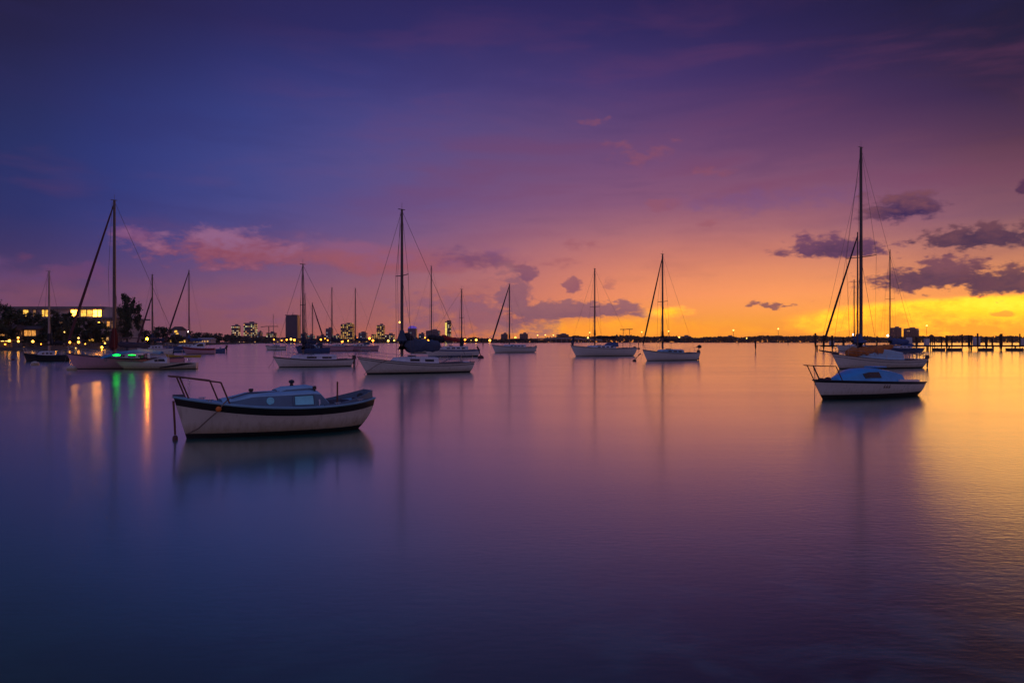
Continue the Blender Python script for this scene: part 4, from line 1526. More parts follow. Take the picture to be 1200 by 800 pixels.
dock_thing('dock_box', 'tall pale lavender utility box on the pier, nearest the small gazebo', 'dock box', 1086.5, 4.5, 396.5, 404, 'white_paint')
dock_thing('dock_box', 'pale blue box on the pier in front of the right-hand block', 'dock box', 1066, 5, 395, 404, 'gelcoat')
dock_thing('dock_box', 'wide white cabinet on the pier between dark piles', 'dock box', 1145, 6.5, 394.5, 404, 'white_paint')
dock_thing('dock_box', 'small white box on pier beside the short bare mast', 'dock box', 975, 4.5, 399, 404, 'white_paint')
dock_thing('dock_box', 'white cabinet at the right-hand end of the pier', 'dock box', 1199, 5.5, 396, 404, 'white_paint')
gz = empty('gazebo', (P(1091.5, PY + 4), PY + 4, 0))
tag(gz, 'small pointed-roof gazebo on posts behind the pier', 'gazebo')
b = MB()
b.lathe([(0.9, 3.6), (0.9, 3.75), (0.35, 4.3), (0.05, 4.45)], (0, 0, 0), 8)
b.build('roof', 'roof_brown', gz)
for k in range(4):
    b = MB()
    b.tube([(0.75 * cos(pi / 4 + k * pi / 2), 0.75 * sin(pi / 4 + k * pi / 2), -1), (0.75 * cos(pi / 4 + k * pi / 2), 0.75 * sin(pi / 4 + k * pi / 2), 3.62)], 0.10, 6)
    b.build('post', 'pile_wood', gz)
b = MB()
b.box((0, -1.4, 1.42), (2.2, 4.6, 0.2))
b.build('platform', 'deck_wood', gz)
# floating docks moored along the pier
for i, (px, w, lab) in enumerate(((1030, 50, 'longest dark floating dock below the pier, behind the tall-masted boat'), (1100, 10, 'dark floating dock under the gazebo end of the pier'),
                                  (1118, 13, 'dark floating dock under the pier between gazebo and wide white cabinet'), (1155, 13, 'dark floating dock right below the wide white cabinet'),
                                  (1189, 15, 'dark floating dock at the right-hand end of the pier'))):
    fd = empty('floating_dock', (P(px, PY - 3.2), PY - 3.2, 0))
    tag(fd, lab, 'floating dock', 'floating docks under the pier')
    ww = w / FPX * PY
    b = MB()
    b.box((0, 0, 0.25), (ww, 2.2, 0.7))
    b.build('float', 'float_dock', fd)
    b = MB()
    b.box((0, 0, 0.66), (ww * 1.02, 2.35, 0.1))
    b.build('decking', 'deck_wood', fd)
    for sx in (-1, 1):
        b = MB()
        b.box((sx * ww * .4, -1.0, 0.80), (0.25, 0.15, 0.18))
        b.build('cleat', 'steel', fd)


# ------------------------------------------------------------------ lamps
def lamp(label, px, py, Y, material, r, group=None, ground=0.9, name='street_lamp', cat='street lamp'):
    z = Z(py, Y)
    o = empty(name, (P(px, Y), Y, ground))
    tag(o, label, cat, group)
    b = MB()
    pr = max(0.05, Y * 0.00022)
    b.tube([(0, 0, -0.3), (0, 0, z - ground - r * .8)], [pr * 1.3, pr], 6)
    b.lathe([(pr * 2.2, 0), (pr * 2.2, 0.25), (pr, 0.3)], (0, 0, 0), 6)
    b.build('post', 'pole', o, True)
    b = MB()
    b.ball((0, 0, z - ground), r, 10, 6)
    b.build('lamp_globe', material, o, True)
    return o


lamp('white lamp on the pier behind the tall mast of the rust-sailed boat', 1000, 392, PY + 1.0, 'lamp_white', 0.22, ground=1.55)
lamp('white lamp on the pier beside the mast of the blue-canvas sailboat', 1040.5, 393, PY + 1.0, 'lamp_white', 0.22, ground=1.55)
GL = 'lit lamps along the left waterfront'
for px, py, Y, m_, r, lab in (
        (64.5, 400.5, 222, 'lamp_amber_near', 0.36, 'amber lamp just right of the black-hulled sailboat mast'),
        (81.5, 401, 228, 'lamp_amber_near', 0.30, 'amber lamp behind the bow of the pink sailboat, left of a pair'),
        (92, 400.8, 232, 'lamp_amber_near', 0.30, 'amber lamp behind the bow of the pink sailboat, right of a pair'),
        (38.5, 400, 218, 'lamp_amber', 0.32, 'amber lamp on the promenade beside the orange-lit house'),
        (28, 407.6, 208.5, 'lamp_amber', 0.30, 'lowest amber lamp, on the seawall edge at far left'),
        (21.5, 399.8, 215, 'lamp_amber', 0.28, 'lower amber lamp of two stacked at the terrace end'),
        (21.3, 395.6, 224, 'lamp_amber', 0.26, 'upper amber lamp of two stacked at the terrace end'),
        (11, 399.2, 214, 'lamp_amber', 0.32, 'amber lamp beside the lit terrace pavilion at far left'),
        (105.5, 390, 262, 'lamp_amber_near', 0.34, 'amber lamp above the lit shop row, below the long block'),
        (110, 388.5, 266, 'lamp_amber', 0.26, 'smaller amber lamp right of the one above the shop row'),
        (116, 378, 276, 'lamp_amber', 0.30, 'amber lamp highest under the ledge of the long block'),
        (119.5, 406.8, 252, 'lamp_amber_near', 0.30, 'amber lamp low by water left of the tall pink-boat mast'),
        (92, 396, 236, 'lamp_yellow', 0.25, 'pale lamp above the right amber lamp behind the pink boat bow'),
        (88.8, 407.6, 226, 'lamp_yellow', 0.20, 'tiny pale lamp low behind the pink boat bow'),
        (75.5, 389, 238, 'lamp_yellow', 0.18, 'tiny pale lamp among trees left of the dark red jib'),
        (123, 402, 262, 'lamp_amber', 0.24, 'small amber lamp in front of the lit shops, right end'),
        (100, 403, 256, 'lamp_amber', 0.20, 'small amber lamp in front of the lit shops, left end'),
        (6, 403.5, 211, 'lamp_orange', 0.22, 'small orange lamp under the terrace pavilion'),
        (48, 403, 220, 'lamp_orange', 0.16, 'tiny orange lamp behind the black-hulled sailboat bow'),
        (133, 386, 285, 'lamp_amber', 0.22, 'small amber lamp at the right-hand corner of the long block'),
        (213, 394, 480, 'lamp_yellow', 0.32, 'small yellow lamp beside the gable-lit house'),
        (221.3, 388.5, 205, 'lamp_white', 0.22, 'small white lamp against the blue-hulled sailboat mast'),
        (250.5, 399.6, 640, 'lamp_amber', 0.85, 'amber lamp at the shore end behind the grey dinghy')):
    lamp(lab, px, py, Y, m_, r, GL)
lamp('tall pale lamp rising left of the central sailboat mast', 468.3, 377.5, 1260, 'lamp_yellow', 1.5)
lamp('short amber lamp at waterline left of the central sailboat mast', 468.5, 396.5, 1240, 'lamp_amber', 1.3)
rnd = random.Random(12)
GF = 'small warm lamps along the far city waterfront'
for px, py in ((330, 399.2), (336, 398.4), (341, 397.8), (345, 398.6), (376, 398.2), (381, 397.0), (384, 399), (401, 400.4), (408, 399.6), (418, 396.2), (420, 398.6), (428, 398.4), (433, 396.8),
               (437, 399.4), (455, 399.6), (462, 399.2), (474, 400.3), (486, 400.2), (490, 400), (498, 396), (502, 399), (519, 398.8), (531, 398.2), (545, 398.6), (552, 399.2), (558, 398.7), (574, 399.2), (296, 399), (290, 399.8), (321, 398.2)):
    lamp('small warm lamp in the row along the far city waterfront', px, py - 0.4, 1252 + rnd.uniform(0, 12), rnd.choice(('lamp_amber', 'lamp_orange', 'lamp_orange', 'lamp_yellow')), rnd.choice((0.9, 1.3, 1.8)), GF)

# ------------------------------------------------------------------ left shore buildings
def lbox(m, px0, px1, Y, top, bot, depth, origin, mi=0):
    xa, xb = P(px0, Y), P(px1, Y)
    za, zb = Z(bot, Y), Z(top, Y)
    m.box(((xa + xb) / 2 - origin[0], Y + depth / 2 - origin[1], (za + zb) / 2 - origin[2]), (xb - xa, depth, zb - za), 0, mi)
    return m


YB = 304
org = (P(40, YB), YB, 0.9)
blk = empty('apartment_block', org)
tag(blk, 'long flat-roofed pale block with lit top floor above the trees', 'building')
b = MB()
lbox(b, -95, 119, YB, 362.2, 371.5, 22, org)
lbox(b, -95, 134.5, YB, 373.5, 402, 24, org)
b.build('wall', 'stucco', blk)
b = MB()
lbox(b, 119, 131.5, YB, 360.5, 371.5, 18, org)
b.build('stair_tower', 'stucco', blk)
b = MB()
lbox(b, -97, 120.5, YB - 1.2, 359.0, 362.1, 25, org)
b.build('roof', 'roof_slab', blk)
b = MB()
lbox(b, -97, 137, YB - 3, 371.6, 373.4, 28, org)
b.build('balcony_slab', 'roof_slab', blk)
for a, c in ((83, 91.5), (94.5, 101), (102, 108), (108.8, 114), (114.8, 118.6), (27, 33), (49, 52), (53, 58), (-8, -3), (38.5, 42)):
    b = MB()
    lbox(b, a, c, YB - 0.12, 363.3, 370.6, 0.3, org)
    w = b.build('window', 'win_bright' if a in (83, 108.8, 114.8) else 'win_yellow' if a not in (38.5,) else 'win_dim', blk)
    b = MB()
    lbox(b, a - 0.35, a - 0.02, YB - 0.3, 362.3, 371.4, 0.45, org)
    lbox(b, c + 0.02, c + 0.35, YB - 0.3, 362.3, 371.4, 0.45, org)
    b.build('frame', 'stucco_dark', w)
for a, c, t_, bt, m_ in ((125.2, 128.6, 376.5, 384, 'win_orange'), (119.5, 122.5, 376.5, 384, 'win_dim'), (130.5, 133, 376.5, 384, 'win_dim'), (125.2, 128.6, 388, 394, 'win_warm'), (104, 107, 376, 381, 'win_dim'), (60, 64, 376, 381, 'win_dim'), (70, 73, 376, 381, 'win_dim')):
    b = MB()
    lbox(b, a, c, YB - 0.12, t_, bt, 0.3, org)
    b.build('window', m_, blk)
for px in (119, 124, 129.5, 134):
    b = MB()
    lbox(b, px - 0.5, px + 0.5, YB - 2.2, 373.4, 402, 0.5, org)
    b.build('column', 'stucco', blk)


def house(label, px0, px1, Y, top, bot, depth, wins, wall='stucco_warm', roof='roof_brown', gable=2.0, ground=0.9, name='waterfront_house', over=0.6):
    o = (P((px0 + px1) / 2, Y), Y, ground)
    root = empty(name, o)
    tag(root, label, 'house')
    b = MB()
    lbox(b, px0, px1, Y, top, bot, depth, o)
    b.build('wall', wall, root)
    xa, xb = P(px0, Y) - o[0] - over, P(px1, Y) - o[0] + over
    zt = Z(top, Y) - ground
    b = MB()
    b.add([(xa, -over, zt), (xb, -over, zt), (xb, depth + over, zt), (xa, depth + over, zt), (xa + gable * .6, depth / 2, zt + gable), (xb - gable * .6, depth / 2, zt + gable),
           (xa, -over, zt - .2), (xb, -over, zt - .2), (xb, depth + over, zt - .2), (xa, depth + over, zt - .2)],
          [(0, 1, 5, 4), (1, 2, 5), (2, 3, 4, 5), (3, 0, 4), (6, 7, 1, 0), (7, 8, 2, 1), (8, 9, 3, 2), (9, 6, 0, 3), (9, 8, 7, 6)])
    b.build('roof', roof, root)
    for a, c, t_, bt, m_ in wins:
        b = MB()
        lbox(b, a, c, Y - 0.1, t_, bt, 0.25, o)
        w = b.build('window', m_, root)
        b = MB()
        lbox(b, a - 0.3, c + 0.3, Y - 0.2, bt, bt + 0.35, 0.4, o)
        b.build('sill', 'stucco_dark', w)
    return root


house('low house at far left edge with two warm windows above the terrace', -22, 15.5, 236, 386.5, 402, 9, ((-12, -6, 389, 393.5, 'win_dim'), (0.5, 4.8, 388.2, 393.4, 'win_orange'), (7, 10.5, 388.5, 393, 'win_dim')))
house('house with a row of orange-lit windows near the far left', 19, 45, 240, 385.3, 402, 9, ((22, 25.5, 386.8, 393, 'win_dim'), (28.5, 32, 387, 393.4, 'win_orange'), (32.8, 36.4, 387, 393.4, 'win_orange'), (37.2, 41.5, 387, 393.4, 'win_orange')), gable=1.0)
house('white gabled house between the orange-lit house and dark trees', 46.5, 57, 246, 384.5, 402, 8, ((48, 50.5, 388, 392, 'win_dim'),), wall='stucco', gable=1.6)
house('row of lit shops beneath the long block, right of the small amber lamps', 95, 129, 272, 391, 403, 8, ((97.5, 101, 391.8, 394.5, 'win_dim'), (104, 106, 396.8, 400.2, 'win_yellow'), (107, 111.2, 397.2, 400.4, 'win_yellow'), (113, 117.5, 396.6, 400, 'win_warm'), (119, 122.5, 395.8, 400, 'win_yellow'), (123.5, 127, 395.2, 398.8, 'win_warm')), wall='stucco_dark', gable=0.6)
house('small lit house among shoreline trees behind the blue-hulled sailboat', 197, 220, 500, 396.5, 402, 9, ((199.5, 203, 397.6, 400.5, 'win_yellow'), (203.8, 207, 397.2, 400, 'win_yellow'), (210, 213, 398.5, 401, 'win_yellow'), (213.6, 217, 398.5, 401, 'win_yellow')), wall='stucco_warm', gable=1.4)
house('taller house with lit gable windows behind the shoreline trees', 200, 212, 540, 386.5, 401, 9, ((204.5, 207.6, 387.2, 389.5, 'win_yellow'), (206, 209, 390.2, 392.4, 'win_yellow')), wall='stucco', gable=2.5)
house('long white boathouse with row of small warm windows near the grey dinghy', 221, 247, 600, 397, 402, 10, tuple((a, a + 1.6, 399.0, 400.8, 'win_warm') for a in (223, 226.5, 230, 233, 236, 239, 242.5)), wall='stucco', roof='stucco', gable=0.8)
# terrace pavilion
o = (P(3, 216), 216, 0.9)
pv = empty('terrace_pavilion', o)
tag(pv, 'open lit terrace pavilion with pale roof at the left edge', 'pavilion')
b = MB()
lbox(b, -16, 14, 214, 398.4, 399.2, 5, o)
b.build('roof', 'stucco_warm', pv)
for px in (-15, -8, -1, 5, 13):
    b = MB()
    lbox(b, px - .25, px + .25, 214.5, 399.2, 407, 0.25, o)
    b.build('post', 'stucco_warm', pv)
for px in (-10, -3, 3.5, 9):
    b = MB()
    b.box((P(px, 216) - o[0], 0, Z(399.6, 216) - 0.9), (0.9, 0.5, 0.12))
    b.build('ceiling_lamp', 'lamp_yellow', pv)
b = MB()
lbox(b, -16, 14, 218.6, 400.4, 407, 0.3, o)
b.build('back_wall', 'stucco_warm', pv)
# promenade railing and seawall
fn = empty('railing', (P(20, 208), 208, 0.9))
tag(fn, 'pale promenade railing along the seawall at the far left', 'railing')
rail_line = [(P(px, Y), Y) for px, Y in ((-90, 191), (0, 207.5), (60, 214.5), (118, 255))]
ox, oy = P(20, 208), 208


def along(pts, step):
    out = []
    for (xa, ya), (xb, yb) in zip(pts, pts[1:]):
        d = hypot(xb - xa, yb - ya)
        k = max(1, int(d / step))
        out += [(xa + (xb - xa) * i / k, ya + (yb - ya) * i / k) for i in range(k)]
    return out + [pts[-1]]


pts = along(rail_line, 1.9)
b = MB()
for zz in (0.35, 0.7, 1.05):
    b.tube([(x - ox, y - oy, zz) for x, y in pts], 0.05, 5)
b.build('rail', 'stucco_warm', fn)
for x, y in pts[:90]:
    b = MB()
    b.tube([(x - ox, y - oy, -0.1), (x - ox, y - oy, 1.1)], 0.07, 5)
    b.build('post', 'stucco_warm', fn)
b = MB()
line = along([(P(px, Y), Y) for px, Y in shore[:6]], 6)
rg = []
for i, (x, y) in enumerate(line):
    x2, y2 = line[min(i + 1, len(line) - 1)]
    xp, yp = line[max(i - 1, 0)]
    dx, dy = x2 - xp, y2 - yp
    q = hypot(dx, dy)
    nx, ny = dy / q, -dx / q
    rg.append([(x + nx * .6, y + ny * .6, -1), (x + nx * .6, y + ny * .6, 1.0), (x - nx * .3, y - ny * .3, 1.0), (x - nx * .3, y - ny * .3, -1)])
b.rings(rg)
tag(b.build('seawall', 'concrete'), 'low concrete seawall along the left shore', 'seawall')


# ------------------------------------------------------------------ trees
def tree(label, px, Y, top, wpx, base=0.9, n=1500, leaf=0.5, mat_='leaf_dark', clumps=26, seed=1, group=None, open_=0.0, low=0.22, upright=0.0, tight=1.0):
    rnd = random.Random(seed)
    h = Z(top, Y) - base
    w = wpx / FPX * Y / 2
    o = empty('tree', (P(px, Y), Y, base))
    tag(o, label, 'tree', group)
    b = MB()
    b.tube([(0, 0, -0.4), (rnd.uniform(-.2, .2), 0, h * .25), (rnd.uniform(-.3, .3), 0, h * .55), (0, 0, h * .85)], [h * .024, h * .018, h * .012, h * .004], 8)
    cl = []
    for i in range(clumps):
        while True:
            x, y, z = rnd.uniform(-1, 1), rnd.uniform(-1, 1), rnd.uniform(-1, 1)
            if x * x + y * y + z * z < 1:
                break
        zz = h * (low + (1 - low) * (z + 1) / 2)
        k = 0.75 + 0.3 * rnd.random()
        cl.append((x * w * k, y * w * k, zz, rnd.uniform(.16, .30) * w * tight))
    for c in cl[:12]:
        z0 = min(h * .6, c[2] * .55)
        b.tube([(0, 0, z0), (c[0] * .5, c[1] * .5, (z0 + c[2]) * .52), (c[0], c[1], c[2])], [h * .010, h * .006, h * .002], 5)
    b.build('trunk', 'bark', o, True)
    m = MB()
    for i in range(n):
        c = rnd.choice(cl)
        g_ = [rnd.gauss(0, .6) for _ in range(3)]
        p = Vector((c[0] + g_[0] * c[3], c[1] + g_[1] * c[3], c[2] + g_[2] * c[3] * (.8 + upright)))
        if p.z > h * 1.03 or p.z < h * low * .6:
            continue
        a = Vector((rnd.gauss(0, 1), rnd.gauss(0, 1), rnd.gauss(0, 1) + upright * 2.5)).normalized()
        c2 = a.cross(Vector((rnd.gauss(0, 1), rnd.gauss(0, 1), rnd.gauss(0, 1)))).normalized()
        s1, s2 = leaf * rnd.uniform(.6, 1.4), leaf * rnd.uniform(.3, .6)
        m.add([p - a * s1 * .5, p + c2 * s2 * .5, p + a * s1 * .5, p - c2 * s2 * .5], [(0, 1, 2, 3)])
    m.build('crown', mat_, o)
    return o


tree('tall ragged tree standing above the others right of the long block', 149, 300, 345, 33, n=2600, leaf=1.1, clumps=44, seed=5, upright=0.9, low=0.12, tight=0.55)
TL = 'dark trees along the left shore'
for i, (px, Y, top, w, lab) in enumerate((
        (-14, 226, 349, 40, 'broad dark tree cut by the left edge'),
        (10, 232, 351, 34, 'broad dark tree at left edge, nearest the terrace pavilion'),
        (27, 250, 361, 24, 'dark tree rising behind the orange-lit house'),
        (44, 252, 363, 26, 'dark tree behind the white gabled house'),
        (66, 246, 364, 32, 'dark bushy tree right of the black-hulled sailboat mast'),
        (86, 250, 371, 28, 'dark round tree under the slanting dark red jib'),
        (103, 258, 371.5, 26, 'dark round tree in front of the long block lit windows'),
        (117, 262, 378, 20, 'small dark tree above the lit shops'),
        (141, 300, 374, 24, 'low dense tree at the foot of the tall ragged tree, left'),
        (160, 325, 382, 22, 'low dense tree at the foot of the tall ragged tree, right'),
        (176, 350, 386, 24, 'dark tree behind the bright amber light of the speedboat'),
        (191, 400, 382, 22, 'dark tree between the two slanting jibs on the left'),
        (207, 460, 392, 16, 'small dark tree in front of the gable-lit house'),
        (222, 560, 388, 24, 'dark tree behind the blue-hulled sailboat mast'),
        (238, 640, 390, 22, 'dark tree above the long white boathouse'),
        (256, 740, 391, 22, 'dark tree beside the amber lamp at the shore end'),
        (270, 800, 392.5, 20, 'last dark tree before the first lit tower'),
        (57, 244, 371, 22, 'dark tree directly behind the black-hulled sailboat mast'),
        (76, 240, 380, 20, 'low dark tree between the small amber lamps and the dark red jib'),
        (-2, 222, 372, 22, 'low dark tree at the left edge in front of the far-left house'),
        (130, 275, 386, 16, 'low dark tree behind the tall mast of the pink sailboat'),
        (75, 250, 361.5, 18, 'taller dark tree just left of the bright top-floor windows'),
        (36, 236, 394, 16, 'low dark shrub-like tree in front of the orange-lit house'),
        (52, 238, 391, 18, 'low dark shrub-like tree in front of the white gabled house'))):
    tree(lab, px, Y, top, w, n=1500 if Y < 300 else 900, leaf=0.9 if Y < 300 else 1.3 * Y / 400, seed=20 + i, group=TL, mat_='leaf_dark' if i % 2 else 'leaf_olive', low=0.08)
for i, px in enumerate((281, 291, 301, 312)):
    tree(('dark round tree below the first lit tower', 'dark round tree left of the white-lit tower base', 'dark round tree right of the white-lit tower base', 'dark round tree in front of the construction tower')[i],
         px, 1090, (393, 394.5, 394, 396)[i], 14, n=420, leaf=3.0, seed=60 + i, group='dark trees at the feet of the far towers', mat_='leaf_far', low=0.02, clumps=14)


def treeline(name, px0, px1, Y, top, n, seed, leaf, matname='leaf_far', var=1.0):
    rnd = random.Random(seed)
    b = MB()
    for i in range(n):
        px = rnd.uniform(px0, px1)
        hz = top + var * (sin(px * .11) * .7 + sin(px * .031 + 1) * .8 + sin(px * .37) * .35)
        zt = Z(hz, Y)
        z = rnd.random() ** .6 * zt
        p = Vector((P(px, Y) + rnd.gauss(0, 1), Y + rnd.uniform(-10, 25), max(0.8, z)))
        a = Vector((rnd.gauss(0, 1), rnd.gauss(0, .6), rnd.gauss(0, .8))).normalized()
        c = a.cross(Vector((rnd.gauss(0, 1), rnd.gauss(0, 1), rnd.gauss(0, 1)))).normalized()
        s1, s2 = leaf * rnd.uniform(.6, 1.3), leaf * rnd.uniform(.5, .9)
        b.add([p - a * s1, p + c * s2, p + a * s1, p - c * s2], [(0, 1, 2, 3)])
    o = b.build(name, matname)
    o['kind'] = 'stuff'
    return o


tl = treeline('far_treeline', 640, 1330, 1640, 394.8, 9000, 4, 3.2)
tl['label'] = 'low dark wooded far shore below the yellow sky'
tl['category'] = 'woodland'
tl = treeline('city_treeline', 300, 640, 1290, 397.2, 4200, 9, 2.4)
tl['label'] = 'low dark trees and roofs at the foot of the far city'
tl['category'] = 'woodland'

# ------------------------------------------------------------------ skyline
YS = 1340
yel, wht, amb = (1.0, 0.62, 0.16, 1), (1.0, 0.82, 0.5, 1), (1.0, 0.48, 0.1, 1)
facade('facade_a', (0.10, 0.09, 0.11), wht, 0.45, 3.4, 3.2, 0.9, seed=1)
facade('facade_b', (0.13, 0.13, 0.17), (0.9, 0.85, 0.4, 1), 0.50, 3.2, 3.0, 0.9, seed=2)
facade('facade_c', (0.05, 0.055, 0.10), yel, 0.06, 3.6, 3.4, 0.5, seed=3)
facade('facade_d', (0.12, 0.09, 0.09), yel, 0.50, 3.4, 3.2, 0.75, seed=4)
facade('facade_e', (0.10, 0.10, 0.18), (0.6, 0.7, 0.9, 1), 0.25, 3.4, 3.2, 0.35, seed=5)
facade('facade_f', (0.09, 0.07, 0.08), amb, 0.40, 4.0, 3.4, 0.7, seed=6)
facade('facade_g', (0.06, 0.05, 0.07), wht, 0.30, 3.4, 3.2, 0.6, seed=7)
facade('facade_h', (0.14, 0.09, 0.10), (1.0, 0.6, 0.4, 1), 0.14, 3.6, 3.4, 0.5, seed=8)
facade('facade_teal', (0.08, 0.12, 0.13), (0.4, 0.9, 0.85, 1), 0.45, 3.4, 3.4, 0.35, seed=9)
lit_window('win_strip', (1.0, 0.72, 0.14, 1), 1.3)
glow('crown_violet', (0.20, 0.10, 0.75, 1), 0.5)


def tower(label, px0, px1, top, material, Y=YS, bot=402, depth=None, roof='roof_slab', steps=(), extras=None, name='tower', cat='tower', crown=1.2):
    o = (P((px0 + px1) / 2, Y), Y, 0.8)
    root = empty(name, o)
    tag(root, label, cat)
    w = P(px1, Y) - P(px0, Y)
    d = depth or min(24, max(14, w * .8))
    h = Z(top, Y) - 0.8
    b = MB()
    b.box((0, d / 2, h / 2 - 0.5), (w, d, h + 1.0))
    for a, c, t_ in steps:
        xa, xb = P(a, Y) - o[0], P(c, Y) - o[0]
        hh = Z(t_, Y) - 0.8
        b.box(((xa + xb) / 2, d / 2, hh / 2 - 0.5), (xb - xa, d * .9, hh + 1.0))
    b.build('wall', material, root)
    b = MB()
    b.box((0, d / 2, h + crown / 2), (w * .96, d * .96, crown))
    b.build('roof', roof, root)
    b = MB()
    b.box((w * .12, d / 2, h + crown + 1.2), (w * .35, d * .4, 2.4))
    b.build('roof_plant', roof, root)
    return root, o, w, d, h


tower('slim white-lit tower, leftmost of the far skyline', 271.2, 278.6, 382, 'facade_a')
tower('pale tower with many bright windows, second from left on skyline', 285.5, 298.3, 379, 'facade_b')
r_, o, w, d, h = tower('unfinished tower under construction with lamps at its base', 312, 321.5, 390.5, 'facade_g', steps=((306, 312, 394),))
cr = empty('tower_crane', (P(315, YS - 12), YS - 12, 0.8))
tag(cr, 'thin tower crane beside the unfinished tower', 'crane')
b = MB()
zt = Z(382.5, YS) - .8
b.tube([(0, 0, -.3), (0, 0, zt)], 0.7, 4)
b.build('mast', 'pole', cr)
b = MB()
b.tube([(-14, 0, zt - 1), (-4, 0, zt), (16, 0, zt)], 0.5, 4)
b.build('jib', 'pole', cr)
r_, o, w, d, h = tower('plain dark navy tower, tallest and widest on the far skyline', 334.6, 348.6, 371.5, 'tower_navy', roof='tower_navy', crown=2.0)
b = MB()
b.tube([(0, d / 2, h), (0, d / 2, h + 8.5)], [0.8, 0.4], 6)
b.box((0, d / 2, h + 3.2), (w * 1.06, d * 1.06, 1.4))
b.build('antenna_crown', 'tower_navy', r_)
tower('low teal-lit block right of the dark navy tower', 359.5, 366.8, 393.5, 'facade_teal')
tower('low warm-lit block left of the slim bluish tower', 371, 380.5, 394, 'facade_f')
tower('slim bluish tower between two bare masts', 381.6, 388, 385.5, 'facade_e')
tower('stepped tower with yellow windows between two masts, left half', 399.2, 413.2, 380.3, 'facade_d', steps=((405, 412.3, 378.6),))
tower('low dim apartment block joining the yellow-windowed tower on its left', 389.5, 398, 393.5, 'facade_g')
tower('stepped tower with a dark top and scattered lights left of central mast', 441.3, 449.5, 381.5, 'facade_d', steps=((435, 441.3, 391.5), (449.5, 451.5, 393)))
tower('low dark apartment block beside the stepped tower, left of central mast', 450.5, 461.5, 392.5, 'facade_g', Y=1310)
tower('slim bluish tower with few lights between crane and white-lit tower', 301.5, 305.2, 389.5, 'facade_e', Y=1420)
tower('low bluish block beside the teal-lit block, right of the navy tower', 352, 358.5, 391.5, 'facade_e', Y=1420)
tower('low bluish stepped block right of the yellow-windowed tower', 420, 429, 390.5, 'facade_e', Y=1420, steps=((423, 427, 388.6),))
tower('low bluish block far behind, just right of the central mast', 490.5, 497, 391.5, 'facade_e', Y=1420)
r_, o, w, d, h = tower('tower with round violet-lit crown right of the central mast', 477.8, 487.8, 385.5, 'facade_e')
b = MB()
rg = []
for x_, k in ((-1, 0), (1, 0)):
    rg.append([(w * .48 * cos(pi * i / 10), d / 2 + x_ * d * .45, h + 1.0 + 4.8 * sin(pi * i / 10)) for i in range(11)])
b.rings(rg)
b.build('crown', 'crown_violet', r_)
tower('broad grey block with lit windows behind the plain mast', 499, 515, 388, 'facade_e', steps=((503, 512, 386.8),))
r_, o, w, d, h = tower('slender tower with a bright yellow strip down its left edge', 521.5, 528.3, 377.5, 'facade_g', steps=((523.5, 528, 375.2),))
b = MB()
b.box((-w / 2 + w * .17, -0.25, h * .5), (w * .30, 0.5, h * .96))
b.build('light_strip', 'win_strip', r_)
tower('small dim block behind the furled jib of the bridge sailboat', 587, 595, 392, 'facade_h', steps=((589, 593, 390.8),))
tower('small dark block at the left end of the bridge', 609, 618.8, 391.5, 'facade_h', Y=1500)
tower('small brownish block above the crest of the bridge', 652.5, 666.5, 392.2, 'facade_h', Y=1750, steps=((657, 661, 391),))
tower('low flat block on the far shore right of the backlit sailboat', 798, 810, 394.4, 'facade_h', Y=1690)
tower('plain brown block standing alone, left of two above the pier', 1047.2, 1056.6, 384.3, 'facade_h', Y=1690)
tower('brown block with patchy windows, right of two above the pier', 1064, 1077, 385.3, 'facade_h', Y=1690, steps=((1068, 1073, 384.2),))
tower('low rounded far block among trees right of the backlit sailboat', 850, 861, 394.6, 'facade_h', Y=1690)
for i, (a, c, t_, m_) in enumerate(((322, 333, 398, 'facade_f'), (349, 358, 398.5, 'facade_f'), (414, 432, 398.3, 'facade_f'), (462, 476, 398.4, 'facade_f'), (489, 499, 398.2, 'facade_f'), (515, 521, 398.2, 'facade_f'))):
    tower(('warm-lit waterfront hall between crane and navy tower', 'warm-lit waterfront hall right of the navy tower', 'long warm-lit waterfront hall right of the yellow-windowed tower',
           'warm-lit waterfront hall just left of the violet-crowned tower', 'warm-lit waterfront hall just right of the violet-crowned tower', 'warm-lit waterfront hall left of the yellow-strip tower')[i],
          a, c, t_, m_, Y=1275, bot=402, depth=14, name='waterfront_hall', cat='hall', crown=0.5)

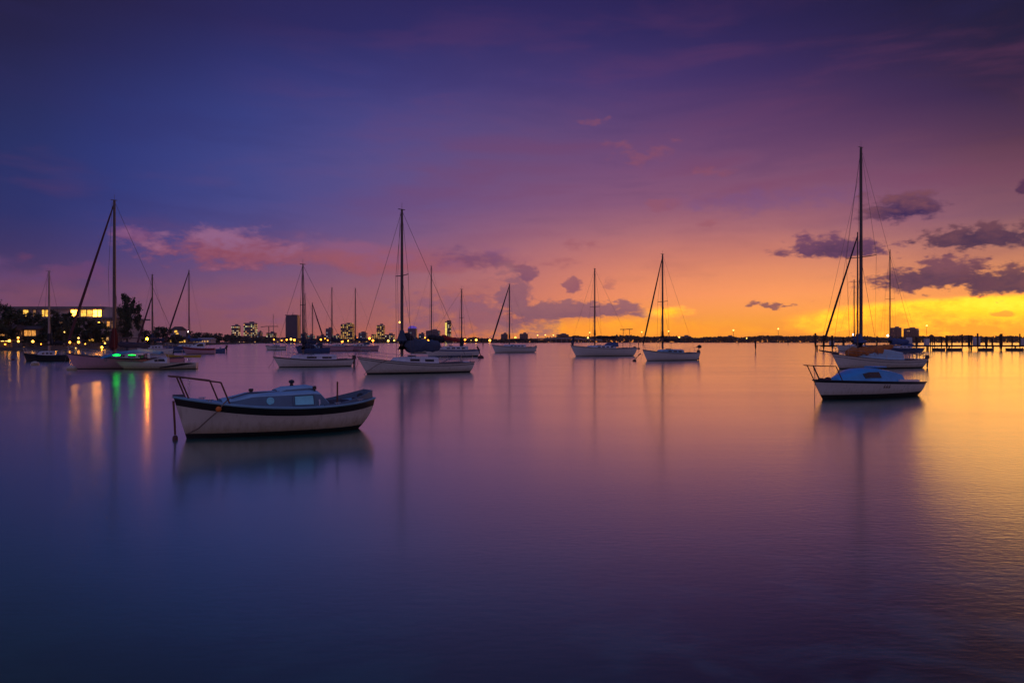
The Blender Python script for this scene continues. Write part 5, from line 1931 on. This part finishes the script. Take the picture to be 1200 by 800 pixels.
# ------------------------------------------------------------------ bridge
YR = 1540
br = empty('bridge', (P(650, YR), YR, 0))
tag(br, 'low arched concrete road bridge on the horizon', 'bridge')
rg = []
for i in range(25):
    px = 604 + (706 - 604) * i / 24
    u = (px - 655) / 51
    z = Z(396.2 + 2.4 * u * u, YR)
    x = P(px, YR) - P(650, YR)
    rg.append([(x, 0, z - 1.6), (x, 0, z), (x, 14, z), (x, 14, z - 1.6)])
b = MB()
b.rings(rg)
b.build('roadway', 'bridge_concrete', br)
for i in range(16):
    px = 607 + 96 * i / 15
    u = (px - 655) / 51
    z = Z(396.2 + 2.4 * u * u, YR) - 1.6
    x = P(px, YR) - P(650, YR)
    b = MB()
    b.box((x, 7, z / 2 - 0.5), (1.2, 10, z + 1.0))
    b.build('pier', 'bridge_concrete', br)
rg = []
for i in range(25):
    px = 604 + (706 - 604) * i / 24
    u = (px - 655) / 51
    z = Z(396.2 + 2.4 * u * u, YR)
    x = P(px, YR) - P(650, YR)
    rg.append([(x, 0.1, z), (x, 0.1, z + .9), (x, 0.4, z + .9), (x, 0.4, z)])
b = MB()
b.rings(rg)
b.build('parapet', 'stucco', br)
for px, py, m_, r in ((630, 392.6, 'lamp_yellow', 1.1), (639, 392.5, 'lamp_yellow', 1.1), (648.5, 392.7, 'lamp_yellow', 1.1), (604, 395.5, 'lamp_amber', 1.7), (612.5, 394.8, 'lamp_amber', 1.4)):
    lamp('small lit lamp on a pole along the arched bridge', px, py, YR + 3, m_, r, 'lamps along the arched bridge', ground=3.0 if px < 620 else 7.0)
for px, py, r in ((691, 389.6, 1.3), (689, 395.6, 1.8), (752, 389, 1.3), (783.5, 388, 1.6), (796, 395, 1.6), (859.5, 386.8, 1.6), (912, 385.2, 1.6), (875, 396.3, 1.1), (1005, 384, 1.5), (1086, 381.4, 1.7)):
    lamp('lit lamp high on a pole along the far wooded shore', px, py, 1615, 'lamp_yellow', r, 'pole lamps along the far shore', ground=0.8)

# ------------------------------------------------------------------ thin evening haze over the bay
def build_haze():
    m = bpy.data.materials.new('haze')
    m.use_nodes = True
    T = NT(m.node_tree)
    T.n.clear()
    v = T.new('ShaderNodeVolumePrincipled')
    v.inputs['Color'].default_value = (0.95, 0.86, 0.86, 1)
    v.inputs['Density'].default_value = 0.00009
    v.inputs['Anisotropy'].default_value = 0.6
    o = T.new('ShaderNodeOutputMaterial')
    T.l.new(v.outputs[0], o.inputs['Volume'])
    MATS['haze'] = m
    b = MB()
    b.box((0, 1000, 29), (8060, 2140, 62))
    ob = b.build('haze', 'haze')
    ob['kind'] = 'stuff'


build_haze()
